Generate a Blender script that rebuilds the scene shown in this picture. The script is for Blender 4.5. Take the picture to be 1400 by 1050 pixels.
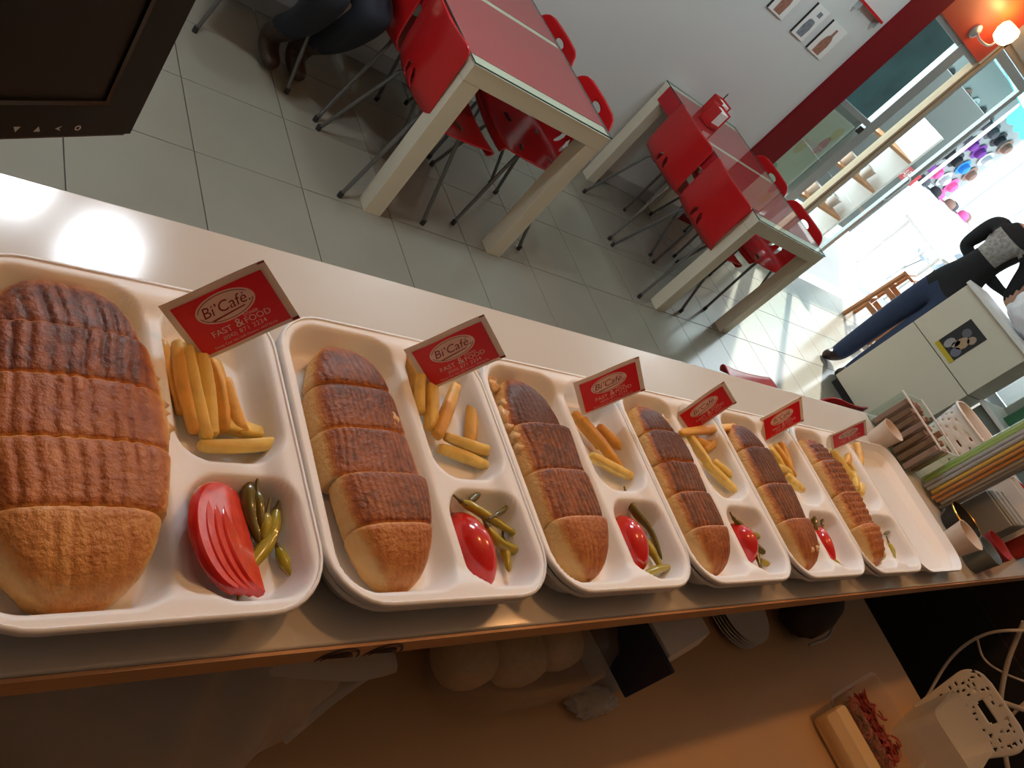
import bpy, bmesh, math, random
from mathutils import Vector, Matrix, Euler
random.seed(7)
for o in list(bpy.data.objects): bpy.data.objects.remove(o)
SC = bpy.context.scene
COL = SC.collection
PI = math.pi

# ------------------------------------------------------------------ camera
CAM = Vector((-0.936, -2.265, 1.628))
F = 1081.5                                  # focal length in pixels of the 1400 px wide frame
RR = ((0.71619743, -0.31582767, 0.62234566),    # camera right / down / forward in the room's axes
      (0.13855896, -0.80964382, -0.57033175),
      (0.68400487, 0.4947017, -0.53610407))
cr, cd, cf = (Vector(v) for v in RR)
cam_d = bpy.data.cameras.new('camera'); cam = bpy.data.objects.new('camera', cam_d); COL.objects.link(cam)
cam_d.sensor_fit = 'HORIZONTAL'; cam_d.sensor_width = 36.0; cam_d.lens = F / 1400 * 36.0
cam_d.clip_start = 0.02; cam_d.clip_end = 200
m = Matrix.Identity(4)
for i in range(3):
    m[i][0] = cr[i]; m[i][1] = -cd[i]; m[i][2] = -cf[i]; m[i][3] = CAM[i]
cam.matrix_world = m
SC.camera = cam

# ------------------------------------------------------------------ light
SC.view_settings.view_transform = 'Standard'; SC.view_settings.look = 'None'
SC.view_settings.gamma = 1.0; SC.view_settings.use_curve_mapping = False
SC.view_settings.exposure = 0.1
w = bpy.data.worlds.new('sky'); SC.world = w; w.use_nodes = True
bg = w.node_tree.nodes['Background']
bg.inputs[0].default_value = (0.80, 0.92, 1.0, 1); bg.inputs[1].default_value = 5.0
sd = bpy.data.lights.new('sun', 'SUN'); sun = bpy.data.objects.new('sun', sd); COL.objects.link(sun)
sd.energy = 12.0; sd.angle = 0.02; sd.color = (1.0, 0.97, 0.92)
sun.rotation_euler = Vector((-0.72, -0.62, -0.68)).to_track_quat('-Z', 'Y').to_euler()
def point(name, loc, energy, color, radius):
    d = bpy.data.lights.new(name, 'POINT'); o = bpy.data.objects.new(name, d); COL.objects.link(o)
    d.energy = energy; d.color = color; d.shadow_soft_size = radius; o.location = loc
    return o
WARM = (1.0, 0.46, 0.17)
BAR_LAMPS = [(-0.42, -1.79, 2.30), (0.62, -1.79, 2.30)]
for p in BAR_LAMPS: point('pendant_light', p, 11.0, WARM, 0.035)
CEIL = 2.70
PANELS = [(-0.20, -0.24), (-0.44, 0.02)]
for p in PANELS:
    d = bpy.data.lights.new('downlight', 'AREA'); o = bpy.data.objects.new('downlight', d); COL.objects.link(o)
    d.shape = 'DISK'; d.size = 0.17; d.energy = 10.5; d.color = (0.86, 0.94, 1.0); o.location = (p[0], p[1], CEIL - 0.035)

FILL_GLOBES = [(0.95, 0.10), (2.95, 0.10)]
for p in FILL_GLOBES: point('fill_globe_light', (p[0], p[1], CEIL - .34), 19, (0.74, 0.92, 1.0), .07)  # fill lights put in to brighten the back wall, no known source

# ------------------------------------------------------------------ pixel -> place
def ray(u, v):
    return cr * ((u - 700) / F) + cd * ((v - 525) / F) + cf
def pz(u, v, z): d = ray(u, v); return CAM + d * ((z - CAM.z) / d.z)
def py(u, v, y): d = ray(u, v); return CAM + d * ((y - CAM.y) / d.y)
def px(u, v, x): d = ray(u, v); return CAM + d * ((x - CAM.x) / d.x)

# ------------------------------------------------------------------ helpers
class MB:
    def __init__(s): s.v = []; s.f = []; s.mi = []; s.wn = False
    def add(s, vs, fs, mi=0):
        n = len(s.v); s.v += [tuple(p) for p in vs]
        for f in fs: s.f.append(tuple(i + n for i in f)); s.mi.append(mi)
        return s
    def box(s, a, b, mi=0, bev=0.0):
        x0, y0, z0 = a; x1, y1, z1 = b
        if bev > 0:
            c = [((x0 + x1) / 2), ((y0 + y1) / 2), ((z0 + z1) / 2)]; h = [(x1 - x0) / 2, (y1 - y0) / 2, (z1 - z0) / 2]
            bev = min(bev, min(h) * .9); s.wn = True
            bm = bmesh.new(); bmesh.ops.create_cube(bm, size=2)
            for q in bm.verts: q.co = Vector((c[k] + q.co[k] * h[k] for k in range(3)))
            bmesh.ops.bevel(bm, geom=bm.edges[:], offset=bev, segments=2, affect='EDGES', profile=.5)
            bm.verts.index_update()
            s.add([q.co.copy() for q in bm.verts], [[q.index for q in f.verts] for f in bm.faces], mi); bm.free(); return s
        v = [(x0, y0, z0), (x1, y0, z0), (x1, y1, z0), (x0, y1, z0), (x0, y0, z1), (x1, y0, z1), (x1, y1, z1), (x0, y1, z1)]
        return s.add(v, [(0, 3, 2, 1), (4, 5, 6, 7), (0, 1, 5, 4), (1, 2, 6, 5), (2, 3, 7, 6), (3, 0, 4, 7)], mi)
    def rings(s, rs, cap0=True, cap1=True, mi=0, closed=True):
        n = len(rs[0]); vs = [p for r in rs for p in r]; fs = []
        for i in range(len(rs) - 1):
            for j in range(n if closed else n - 1):
                k = (j + 1) % n; fs.append((i * n + j, i * n + k, (i + 1) * n + k, (i + 1) * n + j))
        if cap0: fs.append(tuple(reversed(range(n))))
        if cap1: fs.append(tuple(range((len(rs) - 1) * n, len(rs) * n)))
        return s.add(vs, fs, mi)
    def lathe(s, prof, n=24, c=(0, 0, 0), cap0=True, cap1=True, mi=0, ex=1, ey=1):
        return s.rings([[(c[0] + r * ex * math.cos(2 * PI * j / n), c[1] + r * ey * math.sin(2 * PI * j / n), c[2] + z) for j in range(n)] for r, z in prof], cap0, cap1, mi)
    def tube(s, pts, rad, n=8, mi=0, flat=1.0):
        pts = [Vector(p) for p in pts]; rs = []
        rad = rad if isinstance(rad, (list, tuple)) else [rad] * len(pts)
        t0 = (pts[1] - pts[0]).normalized(); up = Vector((0, 0, 1)) if abs(t0.z) < .9 else Vector((1, 0, 0))
        a = t0.cross(up).normalized()
        for i, p in enumerate(pts):
            t = (pts[min(i + 1, len(pts) - 1)] - pts[max(i - 1, 0)]).normalized()
            a = (a - t * a.dot(t)).normalized(); b = t.cross(a)
            rs.append([p + (a * math.cos(2 * PI * j / n) + b * flat * math.sin(2 * PI * j / n)) * rad[i] for j in range(n)])
        return s.rings(rs, True, True, mi)
    def mesh(s, name, mats, smooth=True, ang=40):
        me = bpy.data.meshes.new(name); me.from_pydata(s.v, [], s.f)
        mats = mats if isinstance(mats, (list, tuple)) else [mats]
        for q in mats: me.materials.append(q)
        if len(mats) > 1: me.polygons.foreach_set('material_index', s.mi)
        bm = bmesh.new(); bm.from_mesh(me); bmesh.ops.recalc_face_normals(bm, faces=bm.faces[:])
        if smooth:
            ca = math.radians(ang)
            for f in bm.faces: f.smooth = True
            for e in bm.edges:
                if len(e.link_faces) == 2 and e.calc_face_angle(0) > ca: e.smooth = False
        bm.to_mesh(me); bm.free(); me.update()
        if s.wn and smooth:             # area-weighted normals keep bevelled boxes flat
            vn = [Vector() for _ in me.vertices]
            for p in me.polygons:
                for k in p.vertices: vn[k] += p.normal * p.area
            me.normals_split_custom_set_from_vertices([v.normalized() for v in vn])
        return me
    def build(s, name, mats, parent=None, smooth=True, ang=40):
        return link(name, s.mesh(name, mats, smooth, ang), parent)
def link(name, me, parent=None, loc=None):
    o = bpy.data.objects.new(name, me); COL.objects.link(o)
    if parent: o.parent = parent
    if loc is not None: o.location = loc
    return o
def tag(o, label=None, cat=None, group=None, kind=None):
    if label: o['label'] = label
    if cat: o['category'] = cat
    if group: o['group'] = group
    if kind: o['kind'] = kind
    return o
def thing(name, label, cat, loc=(0, 0, 0), rz=0, group=None, rot=None):
    o = bpy.data.objects.new(name, None); COL.objects.link(o); o.empty_display_size = .05
    o.location = loc; o.rotation_euler = rot if rot else (0, 0, rz)
    return tag(o, label, cat, group)
def copy_tree(o, parent=None):
    c = o.copy(); COL.objects.link(c); c.parent = parent
    for ch in o.children: copy_tree(ch, c)
    return c
def catmull(pts, n=6):
    P = [Vector(p) for p in pts]; P = [P[0] * 2 - P[1]] + P + [P[-1] * 2 - P[-2]]; out = []
    for i in range(1, len(P) - 2):
        for k in range(n):
            t = k / n; a, b, c, d = P[i - 1:i + 3]
            out.append(.5 * ((2 * b) + (c - a) * t + (2 * a - 5 * b + 4 * c - d) * t * t + (3 * b - a - 3 * c + d) * t ** 3))
    out.append(P[-2]); return out
def rrect(x0, x1, y0, y1, r, off=0, z=0, n=8):
    x0 -= off; y0 -= off; x1 += off; y1 += off; r = max(.0005, min(r + off, (x1 - x0) / 2 - 1e-4, (y1 - y0) / 2 - 1e-4)); out = []
    for cx, cy, a in ((x1 - r, y1 - r, 0), (x0 + r, y1 - r, 90), (x0 + r, y0 + r, 180), (x1 - r, y0 + r, 270)):
        for k in range(n + 1):
            t = math.radians(a + 90 * k / n); out.append((cx + r * math.cos(t), cy + r * math.sin(t), z))
    return out
def sdrr(x, y, x0, x1, y0, y1, r):
    qx = abs(x - (x0 + x1) / 2) - (x1 - x0) / 2 + r; qy = abs(y - (y0 + y1) / 2) - (y1 - y0) / 2 + r
    return math.hypot(max(qx, 0), max(qy, 0)) + min(max(qx, qy), 0) - r
def sstep(t): t = max(0, min(1, t)); return t * t * (3 - 2 * t)

# ------------------------------------------------------------------ materials
def srgb(r, g, b):
    f = lambda c: c / 12.92 if c <= .04045 else ((c + .055) / 1.055) ** 2.4
    return (f(r / 255), f(g / 255), f(b / 255), 1)
def mat(name, col, rough=.5, metal=0, spec=.5, noise=0, scale=20, bump=0, bscale=None, sss=0, coat=0, emit=None, es=0, trans=0, alpha=1, stretch=None, sheen=0, bdist=.01):
    M = bpy.data.materials.new(name); M.use_nodes = True; nt = M.node_tree; b = nt.nodes['Principled BSDF']
    col = col if len(col) == 4 else (*col, 1)
    b.inputs['Base Color'].default_value = col; b.inputs['Roughness'].default_value = rough; b.inputs['Metallic'].default_value = metal
    b.inputs['Specular IOR Level'].default_value = spec
    if coat: b.inputs['Coat Weight'].default_value = coat; b.inputs['Coat Roughness'].default_value = .08
    if sss:
        b.inputs['Subsurface Weight'].default_value = sss; b.inputs['Subsurface Radius'].default_value = (.01, .005, .003)
    if trans: b.inputs['Transmission Weight'].default_value = trans
    if alpha < 1: b.inputs['Alpha'].default_value = alpha
    if emit: b.inputs['Emission Color'].default_value = (*emit[:3], 1); b.inputs['Emission Strength'].default_value = es
    if noise or bump:
        tc = nt.nodes.new('ShaderNodeTexCoord'); mp = nt.nodes.new('ShaderNodeMapping'); nt.links.new(tc.outputs['Object'], mp.inputs['Vector'])
        if stretch: mp.inputs['Scale'].default_value = stretch
        n = nt.nodes.new('ShaderNodeTexNoise'); n.inputs['Scale'].default_value = scale; n.inputs['Detail'].default_value = 5
        nt.links.new(mp.outputs[0], n.inputs['Vector'])
        if noise:
            mx = nt.nodes.new('ShaderNodeMix'); mx.data_type = 'RGBA'
            mx.inputs['A'].default_value = tuple(max(0, c * (1 - noise)) for c in col[:3]) + (1,)
            mx.inputs['B'].default_value = tuple(min(1, c * (1 + noise)) for c in col[:3]) + (1,)
            nt.links.new(n.outputs['Fac'], mx.inputs['Factor']); nt.links.new(mx.outputs['Result'], b.inputs['Base Color'])
        if bump:
            n2 = nt.nodes.new('ShaderNodeTexNoise'); n2.inputs['Scale'].default_value = bscale or scale; n2.inputs['Detail'].default_value = 4
            nt.links.new(mp.outputs[0], n2.inputs['Vector'])
            bp = nt.nodes.new('ShaderNodeBump'); bp.inputs['Strength'].default_value = bump; bp.inputs['Distance'].default_value = bdist
            nt.links.new(n2.outputs['Fac'], bp.inputs['Height']); nt.links.new(bp.outputs[0], b.inputs['Normal'])
    return M
def thin(name, tint, rough=.02, ior=1.5, haze=0.0, hazecol=(1, 1, 1)):
    """clear sheet: transparent body, fresnel reflection, optional milky haze"""
    M = bpy.data.materials.new(name); M.use_nodes = True; nt = M.node_tree; nt.nodes.clear()
    out = nt.nodes.new('ShaderNodeOutputMaterial'); tr = nt.nodes.new('ShaderNodeBsdfTransparent'); gl = nt.nodes.new('ShaderNodeBsdfGlossy')
    fr = nt.nodes.new('ShaderNodeFresnel'); fr.inputs[0].default_value = ior; mx = nt.nodes.new('ShaderNodeMixShader')
    tr.inputs[0].default_value = (*tint, 1); gl.inputs['Roughness'].default_value = rough; gl.inputs['Color'].default_value = (1, 1, 1, 1)
    base = tr
    if haze:
        df = nt.nodes.new('ShaderNodeBsdfTranslucent'); df.inputs[0].default_value = (*hazecol, 1)
        d2 = nt.nodes.new('ShaderNodeBsdfDiffuse'); d2.inputs[0].default_value = (*hazecol, 1)
        a = nt.nodes.new('ShaderNodeMixShader'); a.inputs[0].default_value = .6; nt.links.new(df.outputs[0], a.inputs[1]); nt.links.new(d2.outputs[0], a.inputs[2])
        h = nt.nodes.new('ShaderNodeMixShader'); h.inputs[0].default_value = haze; nt.links.new(tr.outputs[0], h.inputs[1]); nt.links.new(a.outputs[0], h.inputs[2]); base = h
    ge = nt.nodes.new('ShaderNodeNewGeometry'); inv = nt.nodes.new('ShaderNodeMath'); inv.operation = 'SUBTRACT'; inv.inputs[0].default_value = 1; nt.links.new(ge.outputs['Backfacing'], inv.inputs[1])
    mu = nt.nodes.new('ShaderNodeMath'); mu.operation = 'MULTIPLY'; nt.links.new(fr.outputs[0], mu.inputs[0]); nt.links.new(inv.outputs[0], mu.inputs[1])
    nt.links.new(mu.outputs[0], mx.inputs[0]); nt.links.new(base.outputs[0], mx.inputs[1]); nt.links.new(gl.outputs[0], mx.inputs[2])
    nt.links.new(mx.outputs[0], out.inputs[0]); return M

m_tile = mat('floor_tile', (.255, .24, .19), .20, noise=.06, scale=6, bump=.02, bscale=60)
m_grout = mat('grout', (.10, .095, .09), .9)
m_wall = mat('wall_paint', (.66, .66, .65), .6, noise=.03, scale=3, bump=.03, bscale=90)
m_wall2 = mat('grey_beige_paint', (.50, .48, .43), .6)
m_red = mat('dark_red_paint', (.19, .006, .010), .6, spec=.15, noise=.05, scale=8)
m_orange = mat('orange_red_paint', (.50, .055, .018), .5, noise=.06, scale=6)
m_ceil = mat('ceiling_paint', (.75, .75, .74), .8)
m_base = mat('skirting_tile', (.42, .42, .41), .3)
m_alu = mat('brushed_aluminium', (.50, .53, .53), .35, metal=.6)
m_dframe = mat('dark_door_seal', (.05, .05, .05), .5)
m_bframe = mat('beige_door_frame', (.55, .42, .28), .5)
m_bar = mat('cream_laminate', (.57, .535, .48), .13, spec=.6, noise=.03, scale=5, bump=.015, bscale=220, bdist=.002)
m_edge = mat('wood_edge_band', (.50, .27, .13), .45, noise=.15, scale=30, stretch=(1, 20, 20))
m_panel = mat('bar_panel', (.30, .19, .12), .6, noise=.1, scale=8)
m_work = mat('worktop_laminate', (.62, .40, .22), .4, noise=.06, scale=9)
m_foam = mat('white_foam', (.86, .87, .89), .42, spec=.4, bump=.05, bscale=420, bdist=.001, sss=.12)
m_fry = mat('fried_potato', (.92, .60, .17), .42, noise=.3, scale=90, bump=.25, bscale=160, bdist=.002, sss=.25)
m_fryt = mat('browned_potato', (.82, .42, .09), .42, noise=.35, scale=90, bump=.25, bscale=160, bdist=.002, sss=.2)
m_tom = mat('tomato_skin', (.62, .018, .012), .16, noise=.2, scale=40, sss=.15, coat=.6)
m_tomf = mat('tomato_flesh', (.70, .06, .035), .22, noise=.35, scale=120, bump=.2, bscale=150, bdist=.002, sss=.25, coat=.5)
m_pep = mat('pickled_pepper', (.38, .31, .02), .2, noise=.3, scale=60, sss=.15, coat=.5)
m_pepd = mat('dark_pickled_pepper', (.13, .10, .012), .2, noise=.35, scale=60, sss=.1, coat=.5)
m_stem = mat('pepper_stem', (.12, .09, .02), .5)
m_chred = mat('red_plastic', (.52, .012, .014), .22, spec=.6, noise=.04, scale=4)
m_chrome = mat('grey_steel_tube', (.16, .16, .155), .35, metal=.6)
m_rubber = mat('black_rubber', (.02, .02, .02), .6)
m_cream = mat('cream_lacquer', (.70, .65, .52), .38, noise=.03, scale=7)
m_cloth = mat('red_runner', (.44, .008, .016), .55, noise=.06, scale=120, bump=.1, bscale=500, bdist=.001)
m_glass = thin('clear_glass', (.93, .97, .95))
m_gedge = mat('green_glass_edge', (.02, .05, .045), .2)
m_black = mat('black_plastic', (.010, .010, .009), .55, spec=.25)
m_screen = mat('switched_off_screen', (.010, .009, .008), .45, spec=.25)
m_warmtint = mat('painted_warm_light_edge', (.10, .06, .045), .35)  # brown paints warm lamp light onto the monitor's lower edge
m_mark = mat('pale_print', (.55, .55, .55), .6)
m_white = mat('white_plastic', (.80, .79, .76), .4)
m_paper = mat('white_paper', (.82, .80, .78), .75, bump=.06, bscale=60)
m_sred = mat('printed_red', (.80, .005, .022), .35, spec=.5)
m_spap = mat('sachet_paper', (.90, .80, .72), .45)
m_sink = mat('sachet_pink_white', (.92, .68, .62), .45)
m_sdark = mat('sachet_dark_red', (.26, .003, .008), .45)
def ramp_mat(name, stops, nscale=130, namt=.50, rough=.5, bump=.9):
    M = bpy.data.materials.new(name); M.use_nodes = True; nt = M.node_tree; b = nt.nodes['Principled BSDF']
    at = nt.nodes.new('ShaderNodeAttribute'); at.attribute_name = 'toast'
    tc = nt.nodes.new('ShaderNodeTexCoord'); n = nt.nodes.new('ShaderNodeTexNoise'); n.inputs['Scale'].default_value = nscale; n.inputs['Detail'].default_value = 6
    nt.links.new(tc.outputs['Object'], n.inputs['Vector'])
    n3 = nt.nodes.new('ShaderNodeTexNoise'); n3.inputs['Scale'].default_value = 16; n3.inputs['Detail'].default_value = 2; nt.links.new(tc.outputs['Object'], n3.inputs['Vector'])
    a0 = nt.nodes.new('ShaderNodeMath'); a0.operation = 'ADD'; nt.links.new(n.outputs['Fac'], a0.inputs[0]); nt.links.new(n3.outputs['Fac'], a0.inputs[1])
    a1 = nt.nodes.new('ShaderNodeMath'); a1.operation = 'MULTIPLY_ADD'; a1.inputs[1].default_value = namt; a1.inputs[2].default_value = -namt
    nt.links.new(a0.outputs[0], a1.inputs[0])
    a2 = nt.nodes.new('ShaderNodeMath'); a2.operation = 'ADD'; nt.links.new(a1.outputs[0], a2.inputs[0]); nt.links.new(at.outputs['Fac'], a2.inputs[1])
    cr_ = nt.nodes.new('ShaderNodeValToRGB'); e = cr_.color_ramp.elements
    e[0].position = stops[0][0]; e[0].color = (*stops[0][1], 1); e[1].position = stops[-1][0]; e[1].color = (*stops[-1][1], 1)
    for p, c in stops[1:-1]: q = e.new(p); q.color = (*c, 1)
    nt.links.new(a2.outputs[0], cr_.inputs[0]); nt.links.new(cr_.outputs[0], b.inputs['Base Color'])
    bp = nt.nodes.new('ShaderNodeBump'); bp.inputs['Strength'].default_value = bump; bp.inputs['Distance'].default_value = .002
    n2 = nt.nodes.new('ShaderNodeTexNoise'); n2.inputs['Scale'].default_value = 260; n2.inputs['Detail'].default_value = 4; nt.links.new(tc.outputs['Object'], n2.inputs['Vector'])
    nt.links.new(n2.outputs['Fac'], bp.inputs['Height']); nt.links.new(bp.outputs[0], b.inputs['Normal'])
    b.inputs['Roughness'].default_value = rough; b.inputs['Coat Weight'].default_value = .12; b.inputs['Coat Roughness'].default_value = .3
    return M
m_bread = ramp_mat('toasted_bread', [(0.0, (.78, .50, .20)), (.30, (.66, .30, .085)), (.55, (.47, .155, .040)), (.8, (.30, .078, .020)), (1.0, (.11, .026, .009))])
m_crumb = mat('bread_crumb', (.80, .60, .36), .7, noise=.2, scale=150, bump=.5, bscale=200, bdist=.003)
m_fill = mat('melted_filling', (.80, .46, .22), .35, noise=.45, scale=120, bump=.5, bscale=140, bdist=.004, sss=.2)

# ------------------------------------------------------------------ the room
TS = 0.4
fl = MB().box((-3.2, -3.6, -.10), (10.4, 1.15, -.006)).build('floor', m_grout); tag(fl, kind='structure')
tile_me = MB().box((.0015, .0015, -.006), (TS - .0015, TS - .0015, 0), bev=.0012).mesh('tile', m_tile, False)
for i in range(-4, 24):
    for j in range(-5, 3):
        if j == 2:
            continue
        link('tile', tile_me, fl, (i * TS, j * TS, 0))
half = MB().box((.0015, .0015, -.006), (TS - .0015, .345, 0), bev=.0012).mesh('tile', m_tile, False)
for i in range(-4, 24): link('tile', half, fl, (i * TS, .8, 0))
WY = 1.15
wb = MB().box((-3.2, WY, 0), (3.65, WY + .2, CEIL)).build('wall_back', m_wall, smooth=False); tag(wb, kind='structure')
MB().box((-3.2, WY - .012, 0), (3.65, WY, .085), bev=.003).build('skirting', m_base, wb)
wp = MB().box((3.65, WY - .02, 0), (3.93, WY + .22, CEIL)).build('wall_pillar', m_red, smooth=False); tag(wp, kind='structure')
wo = MB().box((3.93, WY, 1.965), (4.69, WY + .2, CEIL)).build('wall_over_window', m_orange, smooth=False); tag(wo, kind='structure')
wd = MB().box((4.69, WY, 2.17), (10.4, WY + .2, CEIL)).box((4.69, WY, 1.965), (4.72, WY + .2, 2.17)).build('wall_over_door', m_wall2, smooth=False); tag(wd, kind='structure')
tag(MB().box((-3.4, -3.8, 0), (-3.2, WY + .2, CEIL)).build('wall_left', m_wall, smooth=False), kind='structure')
tag(MB().box((-3.4, -3.8, 0), (10.4, -3.6, CEIL)).build('wall_kitchen', mat('bounce_cutting_dark', (.10, .07, .05), .7), smooth=False), kind='structure')  # unseen wall, coloured dark to cut bounce light on the bar
tag(MB().box((10.4, -3.8, 0), (10.6, WY + .2, CEIL)).build('wall_right', m_wall, smooth=False), kind='structure')
tag(MB().box((-3.4, -3.8, CEIL), (10.6, WY + .2, CEIL + .1)).build('ceiling', m_ceil, smooth=False), kind='structure')
# shop window
sw = thing('window_1', None, None, (0, 0, 0)); tag(sw, kind='structure')
YF = WY + .03
MB().box((3.93, YF, 0), (3.965, YF + .035, 1.965)).box((4.42, YF - .005, 0), (4.535, YF + .04, 1.965)).box((3.965, YF, 1.93), (4.72, YF + .035, 1.965)) \
    .box((3.965, YF, .0), (4.72, YF + .035, .10)).box((3.965, YF, 1.225), (4.42, YF + .035, 1.265)).build('window_frame', m_alu, sw, smooth=False)
MB().box((3.965, YF + .012, .10), (4.42, YF + .018, 1.225)).build('pane', m_glass, sw, smooth=False)
MB().box((3.965, YF + .012, 1.265), (4.42, YF + .018, 1.93)).build('pane', m_glass, sw, smooth=False)
MB().box((4.535, YF + .012, .10), (4.72, YF + .018, 1.93)).build('pane', m_glass, sw, smooth=False)
MB().box((4.35, YF - .02, 1.16), (4.41, YF - .0055, 1.21), bev=.004).build('latch', m_rubber, sw)
dr = thing('door_1', None, None); tag(dr, kind='structure')
MB().box((4.72, YF - .01, 0), (4.745, YF + .04, 2.17)).box((4.770, YF - .01, 0), (4.800, YF + .04, 2.17)).box((4.72, YF - .01, 2.13), (8.2, YF + .04, 2.17)).build('door_frame', m_bframe, dr, smooth=False)
MB().box((4.745, YF, 0), (4.770, YF + .03, 2.13)).build('door_seal', m_dframe, dr, smooth=False)
MB().box((4.80, YF, 0), (4.84, YF + .03, 2.12)).box((5.42, YF, 0), (5.475, YF + .03, 2.12)).box((4.84, YF, 2.06), (5.42, YF + .03, 2.12)).box((4.84, YF, 0), (5.42, YF + .03, .12)).build('door_leaf_frame', m_alu, dr, smooth=False)
MB().box((4.84, YF + .010, .12), (5.42, YF + .016, 2.06)).build('pane', m_glass, dr, smooth=False)
MB().tube([(5.38, WY + .0, .92), (5.38, WY - .02, .94), (5.38, WY - .02, 1.14), (5.38, WY, 1.16), (5.38, WY + .035, 1.16)], .008).build('door_handle', m_alu, dr)

# ------------------------------------------------------------------ lamps of the room, and added fill globes
def wall_lamp():
    p = py(1333, 42, WY)
    t = thing('wall_lamp', 'lit glass wall lamp on a swan-neck bracket on the orange-red wall over the window', 'lamp', (p.x, WY, p.z))
    MB().rings([[(math.cos(a) * r, -y, math.sin(a) * r) for a in [2 * PI * k / 20 for k in range(20)]] for r, y in ((.045, 0), (.045, .012), (.03, .022), (.012, .026))]).build('back_plate', m_alu, t)
    MB().tube(catmull([(0, -.02, 0), (.02, -.07, -.015), (.07, -.11, .0), (.085, -.115, .05)], 5), .008).build('arm', m_alu, t)
    sh = bpy.data.materials.new('lit_opal_glass'); sh.use_nodes = True; nt = sh.node_tree; b = nt.nodes['Principled BSDF']
    b.inputs['Base Color'].default_value = (1, .85, .6, 1); b.inputs['Emission Color'].default_value = (1, .62, .25, 1); b.inputs['Emission Strength'].default_value = 9
    MB().lathe([(.02, .04), (.05, .055), (.068, .10), (.066, .14), (.05, .165), (.045, .16), (.058, .13), (.045, .065), (.01, .05)], 16, (.085, -.115, 0)).build('lamp_shade', sh, t)
    point('wall_lamp_light', (p.x + .085, WY - .115, p.z + .19), 5.5, (1, .5, .16), .03)
wall_lamp()
m_opal = bpy.data.materials.new('lit_diffuser'); m_opal.use_nodes = True
b = m_opal.node_tree.nodes['Principled BSDF']; b.inputs['Emission Color'].default_value = (.9, .96, 1, 1); b.inputs['Emission Strength'].default_value = 14
for x, y in PANELS:
    t = thing('ceiling_light', 'round white recessed ceiling light above the dining floor', 'lamp', (x, y, CEIL), group='round ceiling lights')
    MB().lathe([(.115, 0), (.115, -.012), (.095, -.022), (.092, -.01), (.092, 0)], 32).build('trim_ring', m_white, t)
    MB().lathe([(.09, -.001), (.09, -.012), (.0, -.016)], 32, cap1=False).build('diffuser', m_opal, t)
for x, y in FILL_GLOBES:  # bodies for the added fill lights
    t = thing('added_fill_globe', 'added white fill globe over the dining tables, brightening the back wall', 'lamp', (x, y, CEIL), group='added fill globes over the tables')
    MB().lathe([(.06, 0), (.06, -.02), (.02, -.03)], 20).build('ceiling_rose', m_white, t); MB().tube([(0, 0, -.03), (0, 0, -.19)], .008, 8).build('stem', m_white, t)
    MB().lathe([(.035, -.19), (.075, -.195), (.08, -.205), (.035, -.208)], 24).build('shade_cap', m_opal, t)
    MB().lathe([(.03, -.2085), (.08, -.235), (.115, -.29), (.125, -.34), (.115, -.39), (.08, -.445), (.002, -.465)], 28).build('glass_globe', m_glass, t)
for x, y, z in BAR_LAMPS:
    t = thing('pendant_lamp', 'small bare-bulb pendant lamp hanging over the bar counter', 'lamp', (x, y, CEIL), group='pendant lamps over the bar')
    MB().lathe([(.04, 0), (.04, -.02), (.01, -.03)], 16).build('ceiling_rose', m_rubber, t)
    MB().tube([(0, 0, -.02), (0, 0, z + .12 - CEIL)], .003, 6).build('cord', m_rubber, t)
    MB().lathe([(.012, z + .13 - CEIL), (.02, z + .11 - CEIL), (.02, z + .07 - CEIL), (.016, z + .06 - CEIL)], 12).build('lamp_holder', m_rubber, t)
    MB().lathe([(.014, z + .059 - CEIL), (.03, z + .035 - CEIL), (.042, z - CEIL), (.03, z - .035 - CEIL), (.002, z - .044 - CEIL)], 20).build('bulb', m_glass, t)

# ------------------------------------------------------------------ bar counter and worktop
ZC = 1.174
BY0, BY1 = -2.108, -1.735
bar = thing('bar_counter', 'long cream laminate bar counter carrying the row of foam boxes', 'counter', (-.5, -1.9, 0))
def bb(*a, **k): pass
mb = MB(); mb.box((-2.2, BY0, ZC - .022), (1.62, BY1, ZC), bev=.0025); o = mb.build('bar_top', m_bar); o.parent = bar; o.location = (.5, 1.9, 0)
o = MB().box((-2.2, BY0 - .0025, ZC - .021), (1.62, BY0 - .0002, ZC - .0015)).build('edge_band', m_edge, smooth=False); o.parent = bar; o.location = (.5, 1.9, 0)
o = MB().box((-2.2, -1.80, 0), (1.62, -1.765, ZC - .0222)).build('front_panel', m_cream, smooth=False); o.parent = bar; o.location = (.5, 1.9, 0)
ZW = 0.85
wt = thing('worktop_unit', 'brown laminate worktop below the bar counter, in its shadow', 'counter', (-.3, -2.3, 0))
o = MB().box((-2.2, -2.62, ZW - .03), (1.02, -1.803, ZW), bev=.003).build('worktop', m_work); o.parent = wt; o.location = (.3, 2.3, 0)
o = MB().box((-2.2, -2.58, 0), (1.0, -1.84, ZW - .031)).build('carcass', m_panel, smooth=False); o.parent = wt; o.location = (.3, 2.3, 0)
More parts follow.
